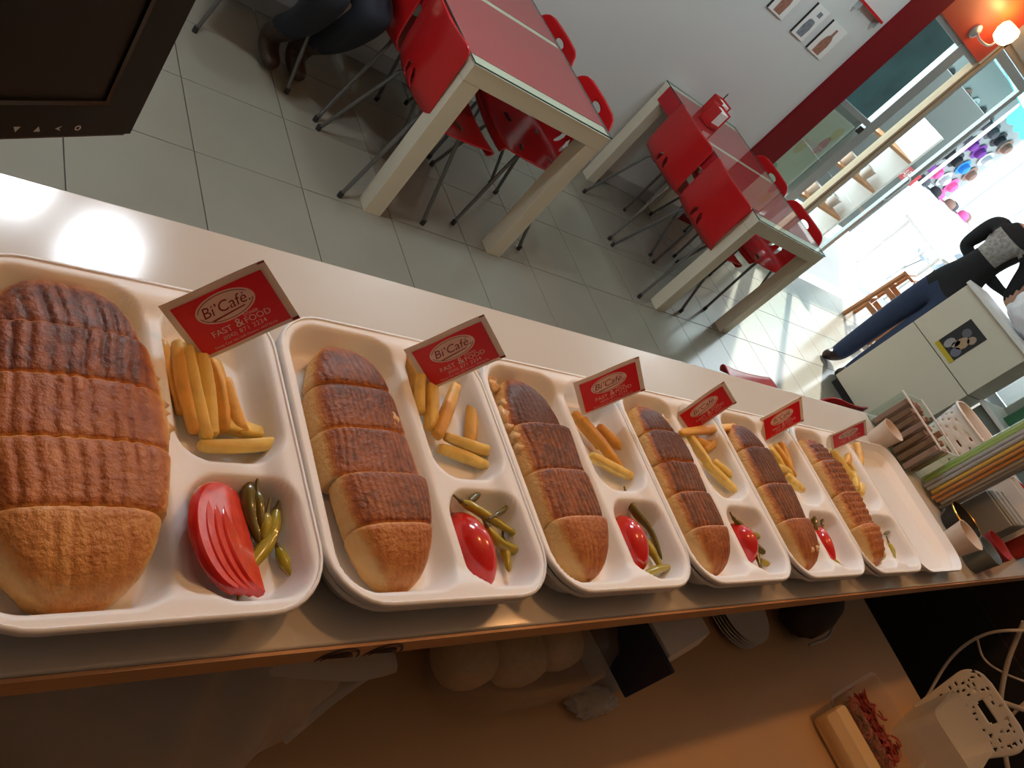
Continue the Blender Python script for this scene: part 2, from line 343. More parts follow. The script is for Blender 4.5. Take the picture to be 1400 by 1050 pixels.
# oval prints left on the bar edge
def edge_logo(u0, u1, lab):
    a = pz(u0, 878, ZC - .012); b_ = pz(u1, 876, ZC - .012); cx = (a.x + b_.x) / 2; w_ = abs(b_.x - a.x) / 2
    ink = mat('brown_ink', (.05, .02, .012), .6)
    t = thing('edge_stamp', lab, 'stamp', (cx, BY0 - .0026, ZC - .021), group='stamps on the bar edge')
    for q, (s, hh) in enumerate(((1, .0165), (.72, .0105))):
        pts = [(w_ * s * math.cos(PI * k / 18), -.0004, hh * math.sin(PI * k / 18)) for k in range(19)]
        MB().tube(pts, [.0003 + .0011 * math.sin(PI * k / 18) for k in range(19)], 5).build('ink_arc', ink, t)
    MB().tube([(-w_ * .5, -.0004, .004), (w_ * .2, -.0004, .006), (w_ * .6, -.0004, .003)], [.0004, .0016, .0004], 5).build('ink_stroke', ink, t)
edge_logo(434, 492, 'larger brown oval ink stamp on the bar counter edge'); edge_logo(502, 552, 'smaller brown oval ink stamp on the bar counter edge')

# ------------------------------------------------------------------ foam boxes
TW, TD, TH = .206, .2475, .0315
X0 = -.862; PITCH = .2100; TY = -2.0965
ORD = ['first', 'second', 'third', 'fourth', 'fifth', 'sixth']
def tray_base():
    mb = MB(); st = .0025; nx = int(round(TW / st)); ny = int(round(TD / st)); R0 = .042
    comps = [(.006, .1165, .007, .2405, .032), (.1235, .200, .1065, .2405, .026), (.1235, .200, .007, .0985, .026)]
    def zf(x, y):
        d0 = -sdrr(x, y, 0, TW, 0, TD, R0)
        top = TH - .007 * sstep((d0 - .010) / .018)
        z = top
        for c in comps:
            d = sdrr(x, y, *c)
            if d < 0: z = top - (top - .0045) * sstep((-d) / .014) ** .8
        return z
    idx = {}; vs = []
    for i in range(nx + 1):
        for j in range(ny + 1):
            x = i * TW / nx; y = j * TD / ny; d = sdrr(x, y, 0, TW, 0, TD, R0)
            if d > st * 1.2: continue
            if d > -.0001 or d > -st * .3:      # snap to the outline
                e = 1e-5; gx = (sdrr(x + e, y, 0, TW, 0, TD, R0) - d) / e; gy = (sdrr(x, y + e, 0, TW, 0, TD, R0) - d) / e
                x -= gx * d; y -= gy * d; z = TH
            else: z = zf(x, y)
            idx[(i, j)] = len(vs); vs.append((x, y, z))
    fs = []
    for i in range(nx):
        for j in range(ny):
            q = [(i, j), (i + 1, j), (i + 1, j + 1), (i, j + 1)]; q = [idx[k] for k in q if k in idx]
            if len(q) >= 3: fs.append(q)
    mb.add(vs, fs)
    prof = [(-.0015, TH - .0005), (-.0005, TH + .0012), (.0012, TH + .0010), (.002, TH - .0008), (.0018, TH - .0042), (-.0030, TH - .0052), (-.0155, .0022), (-.0195, 0)]
    mb.rings([rrect(0, TW, 0, TD, R0, o_, z_) for o_, z_ in prof], False, True)
    return mb.mesh('foam_base', m_foam, True, 60)
def tray_lid():
    mb = MB(); R0 = .042; H = .0295
    prof = [(-.0150, .0030), (-.0125, .0045), (-.0005, H - .002), (.0002, H), (.0012, H), (.0014, H - .004), (-.0012, H - .0045), (-.0155, .0010), (-.018, 0)]
    mb.rings([rrect(0, TW, 0, TD, R0, o_, z_) for o_, z_ in prof], True, True)
    return mb.mesh('foam_lid', m_foam, True, 50)
base_me, lid_me = tray_base(), tray_lid()
hb = MB()
for a, c in ((.04, .095), (.1, .15), (.155, .21)):
    hb.rings([[(.2035, y, .0275), (.2095, y, .0235), (.2155, y, .0262), (.2155, y, .0250), (.2095, y, .0222), (.2035, y, .0262)] for y in (a, c)])
hinge_me = hb.mesh('hinge', m_foam)
TRAYS = []
BZ = .0045
for i in range(6):
    lab = f'white foam lunch box with a cut toasted sandwich, {ORD[i]} box counting from the black monitor'
    if i == 5: lab = 'white foam lunch box with its empty lid lying open, sixth counting from the black monitor'
    t = thing('foam_lunch_box', lab, 'food box', (X0 + i * PITCH, TY, ZC), group='foam lunch boxes on the bar')
    if i == 0: t.rotation_euler.z = .014; t.location.y -= .003
    link('box_base', base_me, t, (0, 0, BZ))
    l = link('box_lid', lid_me, t, (PITCH, 0, 0))
    h = link('hinge', hinge_me, t, (0, 0, BZ))
    if i == 0: l.rotation_euler.z = -.014; l.location.y = .0001
    TRAYS.append(t)
def tw(i, u, v, z): return Vector((X0 + i * PITCH + u, TY + v, ZC + BZ + z))

# ------------------------------------------------------------------ toasted sandwiches
def sandwich(i, L, W, H, u, v, rz, pitch, amp, toasts, waffle=0, seed=0, cuts=None, bend=0.0, gaps=1.0, lab=''):
    rnd = random.Random(seed + 50)
    t = thing('toasted_sandwich', lab, 'sandwich', tw(i, u, v, .0056), rz, group='toasted sandwiches in the foam boxes')
    cuts = cuts or [0, .2, .39, .58, .77, 1]; NT = 84; NB = 14
    for k in range(len(cuts) - 1):
        a, c = cuts[k], cuts[k + 1]           # 0 = near end, 1 = far end
        ya, yb = (a - .5) * L, (c - .5) * L
        first, last = k == 0, k == len(cuts) - 2
        tilt = rnd.uniform(.02, .11) * gaps; dz = rnd.uniform(0, .004) * gaps; dx = rnd.uniform(-.0022, .0022) * gaps; sw_ = 1 + rnd.uniform(-.02, .02)
        rings = []; toast = []; am = amp * (.4 if first else 1)
        n = 15
        ss = []
        for q in range(n + 1):
            s = q / n; y = ya + (yb - ya) * s; ins = 0
            e0 = (y - ya) / .004; e1 = (yb - y) / .004
            if not first and e0 < 1: ins = max(ins, (1 - e0) ** 2 * .0022)
            if not last and e1 < 1: ins = max(ins, (1 - e1) ** 2 * .0022)
            ss.append((y, ins))
        extra = []
        if not first: extra += [(ya + .0008, .0012), (ya + .002, .0005)]
        if not last: extra += [(yb - .0008, .0012), (yb - .002, .0005)]
        if first: extra += [(ya + .0004, 0), (ya + .0015, 0), (ya + .004, 0), (ya + .007, 0)]
        if last: extra += [(yb - .0004, 0), (yb - .0015, 0), (yb - .004, 0), (yb - .007, 0)]
        ss = sorted(ss + extra)
        for y, ins in ss:
            f = min(.9995, abs(2 * y / L)); wv = W / 2 * (1 - f ** 2.6) ** .48 * sw_ - ins; hv = H * (1 - f ** 4.2) ** .40 - ins
            wv = max(wv, .0015); hv = max(hv, .002)
            zc_ = .42 * hv; ring = []
            for j in range(NT + NB):
                if j < NT: q_ = -math.cos(PI * j / NT) * .25 + .75 * (2 * j / NT - 1); c_ = -q_; s_ = math.sqrt(max(0, 1 - abs(q_) ** 3.4)); s_ = max(s_, 1e-4)
                else: a_ = PI * (j - NT) / NB; c_ = -math.cos(a_); s_ = -math.sin(a_)
                th = math.atan2(s_, c_)
                x = wv * (c_ if s_ > 0 else math.copysign(abs(c_) ** .72, c_))
                z = zc_ + (.58 * hv * s_ ** .8 if s_ > 0 else -.42 * hv * abs(s_) ** .5)
                tt = 0
                if s_ > 0:
                    flat = sstep((s_ - .45) / .40)
                    rg = math.cos(2 * PI * (x + .0012 * math.sin(y * 70 + k * 2) + .001 * math.sin(x * 210 + seed)) / pitch); rg = (1 - (1 - (rg + 1) / 2) ** 2.2) * 2 - 1; rg *= .65 + .35 * math.sin(x * 160 + seed * 3 + k) * math.cos(y * 75 + k)
                    z += am * rg * flat
                    if waffle: z += amp * .9 * math.cos(2 * PI * y / (pitch * 1.15)) * flat * waffle
                    tt = sstep((s_ - .25) / .55) + (.10 - .12 * rg) * flat
                    if waffle: tt -= .12 * math.cos(2 * PI * y / (pitch * 1.15)) * flat * waffle
                    endf = sstep((abs(y) - L * .39) / (L * .10)); tt *= (1 - .35 * endf)
                    if ins > .0008: tt *= .55
                x += bend * ((2 * y / L) ** 2 - .4) + rnd.uniform(-.0002, .0002)
                x += .0012 * math.sin(y * 60 + th * 2 + seed)
                z += rnd.uniform(-.00018, .00018)
                # slice's own tilt
                yy = y; z = z + (y - ya) * tilt * (1 if z > .004 else 0) + dz * (1 if z > .004 else 0)
                ring.append((x + dx, yy, max(.0003, z))); toast.append(max(0, tt) * toasts[k])
            rings.append(ring)
        mb = MB(); mb.rings(rings, True, True); 
        me = bpy.data.meshes.new('slice'); me.from_pydata(mb.v, [], mb.f); me.materials.append(m_bread); me.materials.append(m_crumb)
        for p in me.polygons:
            p.use_smooth = len(p.vertices) == 4
            if len(p.vertices) > 4 and not ((first and p.index == len(mb.f) - 2) or (last and p.index == len(mb.f) - 1)): p.material_index = 1
        at = me.attributes.new('toast', 'FLOAT', 'POINT'); at.data.foreach_set('value', toast)
        me.update(); link('slice', me, t)
    return t
def blob(pts, rads, name, parent, mt, seed=0, amp=.25):
    rnd = random.Random(seed); bm = bmesh.new()
    for p, r in zip(pts, rads):
        g = bmesh.ops.create_icosphere(bm, subdivisions=2, radius=1)
        for q in g['verts']:
            k = 1 + amp * math.sin(q.co.x * 5 + seed) * math.sin(q.co.y * 6 + seed * 2) + rnd.uniform(-.06, .06)
            q.co = Vector((q.co.x * r[0] * k, q.co.y * r[1] * k, q.co.z * r[2] * k)) + Vector(p)
    me = bpy.data.meshes.new(name); bm.to_mesh(me); bm.free(); me.materials.append(mt)
    for p in me.polygons: p.use_smooth = True
    return link(name, me, parent)
SW = []
SW.append(sandwich(0, .226, .106, .040, .0600, .123, .02, .0098, .0010, [.36, .60, .66, .82, .80], seed=1, cuts=[0, .215, .40, .585, .755, 1], lab='widest golden brown toasted sandwich, shallow ridges, with creamy filling bulging from one side'))
SW.append(sandwich(1, .212, .084, .034, .058, .120, .03, .0050, .0004, [.46, .80, .80, .78, .78], seed=2, lab='evenly red-brown toasted sandwich with fine grill lines and a pale rounded bread end'))
SW.append(sandwich(2, .216, .080, .030, .058, .124, .03, .0060, .0009, [.58, .82, .88, 1.0], seed=3, cuts=[0, .24, .47, .70, 1], lab='toasted sandwich cut in four with two charred spots on its pale bread end'))
SW.append(sandwich(3, .214, .078, .032, .058, .122, .03, .0068, .0012, [.66, .88, .92, .92, .95], seed=4, cuts=[0, .22, .42, .60, .79, 1], lab='dark brown deeply ridged toasted sandwich with white sauce along its side'))
SW.append(sandwich(4, .214, .078, .034, .058, .122, .03, .0068, .0013, [.72, .92, .98, 1.02], seed=5, cuts=[0, .28, .52, .78, 1], lab='darkest brown ridged toasted sandwich with a small detached far piece'))
SW.append(sandwich(5, .214, .076, .034, .058, .122, .03, .0085, .0014, [.58, .74, .80, .84], waffle=1, seed=6, cuts=[0, .26, .50, .76, 1], lab='glossy orange-brown toasted sandwich with a criss-cross waffle pattern'))
blob([(.046, .034, .024), (.048, .018, .020), (.051, .000, .017), (.046, .044, .025), (.050, .010, .024), (.052, -.008, .013), (.047, .026, .028)], [(.007, .012, .006), (.010, .009, .009), (.010, .013, .010), (.005, .009, .006), (.007, .006, .005), (.007, .006, .008), (.005, .006, .004)], 'filling', SW[0], m_fill, 3, .5)
blob([(.043, .050, .030), (.044, .043, .028)], [(.003, .005, .004), (.003, .003, .004)], 'burnt_crumb', SW[0], mat('burnt_crumb', (.05, .02, .01), .6, noise=.6, scale=200), 5)
blob([(.026, .030, .0305), (.029, .024, .0290), (.024, .024, .0315)], [(.005, .006, .004), (.004, .005, .003), (.003, .004, .003)], 'filling', SW[1], m_fill, 6, .5)
blob([(-.036, .032, .020), (-.035, .020, .020), (-.037, .058, .018), (-.030, .100, .013), (-.037, .044, .016), (-.034, .070, .021)], [(.006, .009, .007), (.008, .007, .006), (.006, .013, .007), (.008, .008, .005), (.006, .007, .008), (.005, .006, .004)], 'filling', SW[2], m_fill, 7, .5)
for (x, y) in ((.0, -.058), (-.008, -.078)):
    blob([(x, y, .0285 if y > -.07 else .0272)], [(.0045, .0035, .0022)], 'charred_spot', SW[2], mat('charred', (.02, .012, .01), .6), 8)
blob([(.034, .046, .022), (.036, .034, .020), (.030, .085, .019), (.036, .056, .018), (.033, .026, .024)], [(.005, .008, .006), (.005, .008, .006), (.007, .010, .007), (.004, .005, .005), (.004, .004, .003)], 'filling', SW[3], m_fill, 9, .5)
blob([(.010, -.086, .029), (.020, -.080, .028), (-.004, -.088, .029)], [(.009, .005, .004), (.008, .005, .004), (.006, .004, .004)], 'filling', SW[4], m_fill, 10)
blob([(.022, -.092, .018), (.012, -.100, .013)], [(.009, .008, .008), (.008, .005, .007)], 'filling', SW[5], mat('shredded_filling', (.78, .66, .40), .5, noise=.4, scale=150), 11)

# ------------------------------------------------------------------ fries
def fry_mesh(k):
    rnd = random.Random(k); n = 8; rs = []; rad = .0052 + .0008 * rnd.random(); b1, b2 = rnd.uniform(-.08, .08), rnd.uniform(-.05, .05)
    for q in range(n + 1):
        s = [0, .03, .12, .3, .5, .7, .88, .97, 1][q]; y = (s - .5) * .06; tp = 1 - .18 * abs(2 * s - 1) ** 3 + rnd.uniform(-.05, .05)
        if q in (0, n): tp *= .62
        yq = s - .5; ox = b1 * (yq * yq * 4 - 1) * .03; oz = b2 * (yq * yq * 4 - 1) * .02; tw_ = .35 * s + k
        ring = []
        for cx, cz in ((1, .72), (.72, 1), (-.72, 1), (-1, .72), (-1, -.72), (-.72, -1), (.72, -1), (1, -.72)):
            x, z = rad * tp * cx, rad * tp * cz * .9
            ring.append((x * math.cos(tw_) - z * math.sin(tw_) + ox, y, x * math.sin(tw_) + z * math.cos(tw_) + oz))
        rs.append(ring)
    mb = MB(); mb.rings(rs); return mb
FRY = [(fry_mesh(k).mesh('french_fry', m_fry, True, 50), fry_mesh(k).mesh('french_fry', m_fryt, True, 50)) for k in range(5)]
FRIES = {
 0: [((219, 466), (250, 566), 14, 7, 1), ((243, 466), (267, 592), 19, 9, 1), ((257, 468), (284, 602), 22, 10, 0), ((274, 470), (290, 598), 22, 9, 0), ((288, 492), (305, 592), 17, 8, 1), ((309, 518), (333, 594), 16, 9, 1), ((300, 580), (358, 594), 9, 8, 0), ((272, 610), (402, 603), 12, 12, 0)],
 1: [((560, 484), (572, 540), 24, 12, 1), ((578, 498), (574, 566), 23, 12, 0), ((589, 520), (588, 588), 18, 10, 0), ((624, 526), (597, 598), 18, 14, 1), ((645, 506), (642, 608), 16, 8, 1), ((608, 596), (700, 627), 16, 11, 0), ((600, 612), (666, 638), 10, 9, 0)],
 2: [((783, 564), (822, 612), 16, 10, 1), ((795, 572), (848, 640), 18, 10, 1), ((818, 582), (860, 624), 15, 9, 1), ((808, 622), (864, 652), 12, 12, 0)],
 3: [((930, 592), (1006, 584), 24, 18, 1), ((940, 592), (976, 646), 20, 11, 0), ((964, 632), (1008, 675), 13, 10, 0), ((974, 630), (1022, 672), 14, 11, 0), ((963, 616), (990, 598), 14, 13, 1), ((950, 600), (972, 612), 15, 12, 1)],
 4: [((1052, 612), (1072, 642), 18, 11, 0), ((1058, 608), (1086, 652), 20, 11, 1), ((1067, 605), (1081, 644), 18, 12, 1), ((1062, 638), (1086, 650), 13, 11, 0), ((1080, 655), (1098, 671), 11, 10, 0), ((1074, 648), (1092, 668), 10, 9, 0)],
 5: [((1135, 614), (1164, 655), 18, 11, 0), ((1162, 610), (1157, 636), 22, 14, 1), ((1171, 606), (1176, 640), 22, 14, 1), ((1160, 632), (1178, 660), 14, 11, 0), ((1179, 642), (1178, 676), 14, 9, 0), ((1166, 640), (1172, 668), 12, 9, 0)],
}
rnd = random.Random(3)
for i, L_ in FRIES.items():
    for a, c, za, zb, br in L_:
        A = pz(*a, ZC + BZ + .0045 + za * .001); B = pz(*c, ZC + BZ + .0045 + zb * .001); d = B - A
        k = rnd.randrange(5); o = link('french_fry', FRY[k][br]); o.location = (A + B) / 2
        yv = d.normalized(); xv = yv.cross(Vector((0, 0, 1))).normalized(); zv = xv.cross(yv)
        mm = Matrix((xv, yv, zv)).transposed(); o.rotation_euler = mm.to_euler(); o.scale = (1.0, d.length / .06, 1.0)
        tag(o, ('browned' if br else 'pale golden') + f' french fry in the {ORD[i]} foam box counting from the monitor', 'french fry', f'french fries in the {ORD[i]} foam box')

# ------------------------------------------------------------------ tomatoes and pickled peppers
def half_slice(rad, th):
    mb = MB(); n = 20; A = [math.radians(180 * k / n) for k in range(n + 1)]
    f = [(rad * math.cos(a), rad * .92 * math.sin(a)) for a in A]
    mb.rings([[(x * s, y * s, z) for x, y in f] for s, z in ((.94, 0), (1.0, th * .25), (1.0, th * .75), (.95, th))], False, False)
    nf = len(mb.f)
    mb.add([(x * .94, y * .94, 0) for x, y in f], [tuple(reversed(range(n + 1)))], 1); mb.add([(x * .95, y * .95, th) for x, y in f], [tuple(range(n + 1))], 1)
    return mb.mesh('tomato_slice', [m_tom, m_tomf], True, 45)
hs = half_slice(.037, .0075)
for k in range(4):
    A = pz(333 - k * 9, 735 + k * 5, ZC + .012 + .006 * k); o = link('tomato_slice', hs)
    A = tw(0, .163 - .0060 * k, .054 - .001 * k, .0095 + .0045 * k)
    o.location = A
    o.rotation_euler = (Matrix.Rotation(math.radians(6 - 3 * k), 3, 'Z') @ Matrix.Rotation(math.radians(38 - 3 * k), 3, 'Y') @ Matrix.Rotation(math.radians(90), 3, 'Z')).to_euler()
    tag(o, 'half slice of red tomato fanned in the first foam box counting from the monitor', 'tomato slice', 'fanned tomato slices')
def wedge(L, Wd, H, curve=.0):
    mb = MB(); n = 16; rs = []
    for q in range(n + 1):
        s = q / n; y = (s - .5) * L; k = max(.02, math.sin(PI * s) ** .6); ring = []
        for j in range(12):
            a = PI * j / 11; ring.append((Wd * k * math.cos(a) * .5 + curve * (math.sin(PI * s)), y, H * k * math.sin(a) ** .8 + .001))
        rs.append(ring)
    mb.rings(rs); return mb.mesh('tomato_wedge', m_tom, True, 50)
for i, a, c, Wd, H, cv, lab in ((1, (628, 694), (676, 800), .036, .024, .004, 'plump red tomato wedge beside five peppers in the second foam box'), (2, (852, 700), (884, 779), .032, .022, .003, 'red tomato wedge in the third foam box from the monitor'),
                           (3, (1003, 712), (1034, 768), .030, .024, .003, 'red tomato wedge in the fourth foam box from the monitor'), (4, (1118, 714), (1146, 772), .022, .018, .009, 'thin curved red tomato slice in the fifth foam box from the monitor')):
    z = ZC + BZ + .006; A = pz(*a, z + .008); B = pz(*c, z + .008); d = B - A; d.z = 0
    o = link('tomato_wedge', wedge(d.length, Wd, H, cv)); o.location = ((A + B) / 2).xy.to_3d() + Vector((0, 0, z - .001)); o.rotation_euler = (0, 0, math.atan2(d.y, d.x) - PI / 2)
    tag(o, lab, 'tomato')
PEP = {
 0: [([(340, 660), (342, 700), (356, 746)], 14, 5.6, 1), ([(379, 696), (369, 737), (341, 778), (325, 820)], 13, 5.0, 0), ([(380, 748), (391, 773), (405, 797)], 8, 4.2, 0), ([(352, 672), (358, 722)], 16, 4.2, 1), ([(365, 702), (360, 740)], 14, 4.4, 0)],
 1: [([(630, 685), (652, 697), (694, 724), (740, 750)], 18, 4.4, 0), ([(666, 720), (686, 744), (718, 756), (748, 762)], 13, 4.6, 0), ([(642, 686), (652, 676), (661, 662)], 17, 3.6, 1), ([(674, 706), (690, 696), (702, 676)], 20, 2.4, 1), ([(688, 740), (692, 760), (696, 782)], 8, 4.4, 0), ([(700, 672), (694, 694), (686, 722)], 11, 3.6, 0)],
 2: [([(857, 678), (868, 700), (890, 727), (905, 765)], 15, 4.4, 1), ([(877, 788), (903, 778), (937, 773)], 12, 4.6, 0), ([(880, 735), (893, 757), (904, 778)], 9, 4.6, 0), ([(912, 778), (926, 783), (938, 790)], 6, 3.2, 0)],
 3: [([(1003, 709), (1018, 726), (1032, 751), (1041, 780)], 16, 4.4, 1), ([(1025, 728), (1046, 739), (1077, 755)], 11, 4.2, 0), ([(1030, 742), (1046, 757), (1060, 764)], 7, 4.0, 1), ([(1040, 765), (1050, 772), (1060, 780)], 6, 3.6, 0)],
 4: [([(1119, 694), (1123, 706), (1125, 722)], 14, 3.8, 1), ([(1136, 762), (1145, 771), (1156, 777)], 8, 3.6, 0), ([(1108, 700), (1114, 714), (1120, 730)], 10, 4.0, 1)],
 5: [([(1209, 730), (1216, 727), (1224, 721)], 12, 3.4, 1), ([(1215, 742), (1221, 753), (1224, 768)], 10, 3.4, 0), ([(1212, 716), (1214, 724), (1216, 734)], 8, 3.0, 1)],
}
for i, L_ in PEP.items():
    for pts, z, r, dk in L_:
        P = [pz(*p, ZC + BZ + .004 + z * .001 - .0022 * q * (z > 10)) for q, p in enumerate(pts)]
        c = catmull(P, 6) if len(P) > 2 else [P[0].lerp(P[1], s / 6) for s in range(7)]
        n = len(c); base = c[0].copy(); t = thing('pickled_pepper', ('dark olive' if dk else 'yellow-green') + f' pickled pepper in the {ORD[i]} foam box counting from the monitor', 'pepper', base, group=f'pickled peppers in the {ORD[i]} foam box')
        rr = [r * .001 * (.45 + .55 * min(1, 5 * s)) * (1 - max(0, s - .35) ** 1.5 * 1.25) * (1 + .06 * math.sin(s * 17)) for s in [q / (n - 1) for q in range(n)]]
        rr[-1] = .0006
        MB().tube([p - base for p in c], rr, 9).build('pepper_body', m_pepd if dk else m_pep, t)
        dv = (c[0] - c[1]).normalized()
        MB().tube([dv * -.001, dv * .004 + Vector((0, 0, .0006)), dv * .010 + Vector((0, 0, .002))], [r * .0006, .0012, .0009], 6).build('stem', m_stem, t)

# ------------------------------------------------------------------ printed sachets
def text_mesh(s, size, align='CENTER', shear=0, spacing=1.0):
    cu = bpy.data.curves.new('t', 'FONT'); cu.body = s; cu.size = size; cu.align_x = align; cu.align_y = 'CENTER'; cu.shear = shear; cu.space_character = spacing; cu.resolution_u = 3
    ob = bpy.data.objects.new('t', cu); COL.objects.link(ob); dg = bpy.context.evaluated_depsgraph_get(); dg.update()
    me = bpy.data.meshes.new_from_object(ob.evaluated_get(dg)); bpy.data.objects.remove(ob); bpy.data.curves.remove(cu)
    v = [p.co.copy() for p in me.vertices]; f = [tuple(p.vertices) for p in me.polygons]; bpy.data.meshes.remove(me)
    return v, f
def put_text(mb, s, size, x, z, y=-.0012, align='CENTER', rot=0, mi=0, shear=0, sx=1, spacing=1.0):
    v, f = text_mesh(s, size, align, shear, spacing); ca, sa = math.cos(rot), math.sin(rot)
    mb.add([(x + (p.x * sx * ca - p.y * sa), y, z + (p.x * sx * sa + p.y * ca)) for p in v], f, mi)
SWD, SHT = .0775, .0508
def sachet_parts():
    out = []
    # pouch: pillow with flat sealed border, slightly puffed middle
    mb = MB(); nx, nz = 20, 14; vs = []; 
    for sgn in (1, -1):
        for i in range(nx + 1):
            for j in range(nz + 1):
                x = (i / nx - .5) * SWD; z = (j / nz - .5) * SHT; e = min(SWD / 2 - abs(x), SHT / 2 - abs(z)); 
                vs.append((x, -sgn * (.0003 + .0005 * sstep((e - .003) / .008)) + .0009 * math.sin(x * 70), z))
    fs = []; n1 = (nx + 1) * (nz + 1)
    for s in (0, 1):
        for i in range(nx):
            for j in range(nz):
                a = s * n1 + i * (nz + 1) + j; q = (a, a + nz + 1, a + nz + 2, a + 1); fs.append(q if s == 0 else tuple(reversed(q)))
    rim = [i * (nz + 1) for i in range(nx + 1)] + [nx * (nz + 1) + j for j in range(1, nz + 1)] + [i * (nz + 1) + nz for i in range(nx - 1, -1, -1)] + [j for j in range(nz - 1, 0, -1)]
    for k in range(len(rim)): a, c = rim[k], rim[(k + 1) % len(rim)]; fs.append((a, a + n1, c + n1, c))
    mb.add(vs, fs); out.append(('pouch', mb.mesh('pouch', m_spap, True, 60)))
    def bendy(me):   # follow the pouch's bow
        for v in me.vertices: v.co.y += .0009 * math.sin(v.co.x * 70)
        return me
    def plate(x0, x1, z0, z1, y, mt, nm, n=16):
        mb = MB(); xs = [x0 + (x1 - x0) * k / n for k in range(n + 1)]
        mb.add([(x, y, z0) for x in xs] + [(x, y, z1) for x in xs], [(k, k + 1, n + 2 + k, n + 1 + k) for k in range(n)]); return (nm, bendy(mb.mesh(nm, mt, False)))
    out.append(plate(-.0335, .0335, -.0222, .0200, -.00095, m_sred, 'red_print'))
    # oval with rings
    def ell(a, b_, cx, cz, y, n=48): return [(cx + a * math.cos(2 * PI * k / n), y, cz + b_ * math.sin(2 * PI * k / n)) for k in range(n)]
    ox, oz = -.0005, .0065
    mb = MB(); n = 40; xs = [ox - .0215 * math.cos(PI * k / n) for k in range(n + 1)]; hz = [.0112 * math.sin(PI * k / n) + 1e-6 for k in range(n + 1)]
    mb.add([(x, -.00105, oz - h_) for x, h_ in zip(xs, hz)] + [(x, -.00105, oz + h_) for x, h_ in zip(xs, hz)], [(k, k + 1, n + 2 + k, n + 1 + k) for k in range(n)])
    out.append(('oval_print', bendy(mb.mesh('oval_print', m_sink, False))))
    mb = MB()
    for a0, a1, R1, R2 in ((25, 165, .0200, .0101), (190, 350, .0200, .0101)):
        n = 30; A = [math.radians(a0 + (a1 - a0) * k / n) for k in range(n + 1)]
        mb.add([(ox + R1 * math.cos(a), -.00115, oz + R2 * math.sin(a)) for a in A] + [(ox + (R1 - .0006) * math.cos(a), -.00115, oz + (R2 - .0006) * math.sin(a)) for a in A], [(k, k + 1, n + 2 + k, n + 1 + k) for k in range(n)])
    put_text(mb, "Bi\u2019Café.", .0118, ox, oz + .0004, -.0012, rot=.0, shear=.25, sx=.98)
    mb.add([(ox - .014, -.0012, oz - .0062), (ox + .012, -.0012, oz - .0046), (ox + .012, -.0012, oz - .0054), (ox - .012, -.0012, oz - .0074)], [(0, 1, 2, 3)])
    out.append(('logo_print', bendy(mb.mesh('logo_print', m_sdark, False))))
    mb = MB()
    put_text(mb, 'FAST', .0066, -.0125, -.0098, sx=1.05); put_text(mb, '&', .0098, .0008, -.0090); put_text(mb, 'FOOD', .0066, .0145, -.0098, sx=1.05)
    put_text(mb, 'DÖNER', .0032, .0115, -.0055)
    put_text(mb, '871 2234', .0050, .0080, -.0152, spacing=1.1); put_text(mb, '(0242)', .0040, -.0095, -.0152)
    put_text(mb, 'Güney Cad. No:16/B Demre / ANTALYA', .0028, .0, -.0196, sx=1.02)
    out.append(('white_lettering', bendy(mb.mesh('white_lettering', m_sink, False))))
    for a in ((.0335, .0387, -.0245, -.0222), (.0335, .0387, .0240, .0251)): out.append(plate(*a, -.0010, m_sdark, 'corner_mark', 2))
    return out
SP = sachet_parts()
FLG = [(-0.7088, -1.8946, 1.244, -0.3686, -0.935, -0.1667, 1), (-0.5005, -1.8842, 1.2406, -0.3532, -1.0007, -0.2367, .987), (-0.2728, -1.8762, 1.2326, -0.3555, -0.8481, -0.1245, .983),
       (-0.0639, -1.869, 1.2228, -0.3469, -1.1667, -0.0699, .957), (0.1449, -1.8599, 1.2241, -0.4837, -0.8232, -0.0466, .935), (0.317, -1.8778, 1.2411, -0.2933, -0.9949, -0.1549, .78)]
for i, P in enumerate(FLG):
    rv = Vector(P[3:6]); R3 = Matrix.Rotation(rv.length, 3, rv.normalized())
    t = thing('printed_sachet', f'red and white printed paper sachet standing in the {ORD[i]} foam box counting from the monitor', 'sachet', P[:3], group='printed sachets in the foam boxes', rot=R3.to_euler())
    t.scale = (P[6],) * 3
    for nm, me in SP: link(nm, me, t)

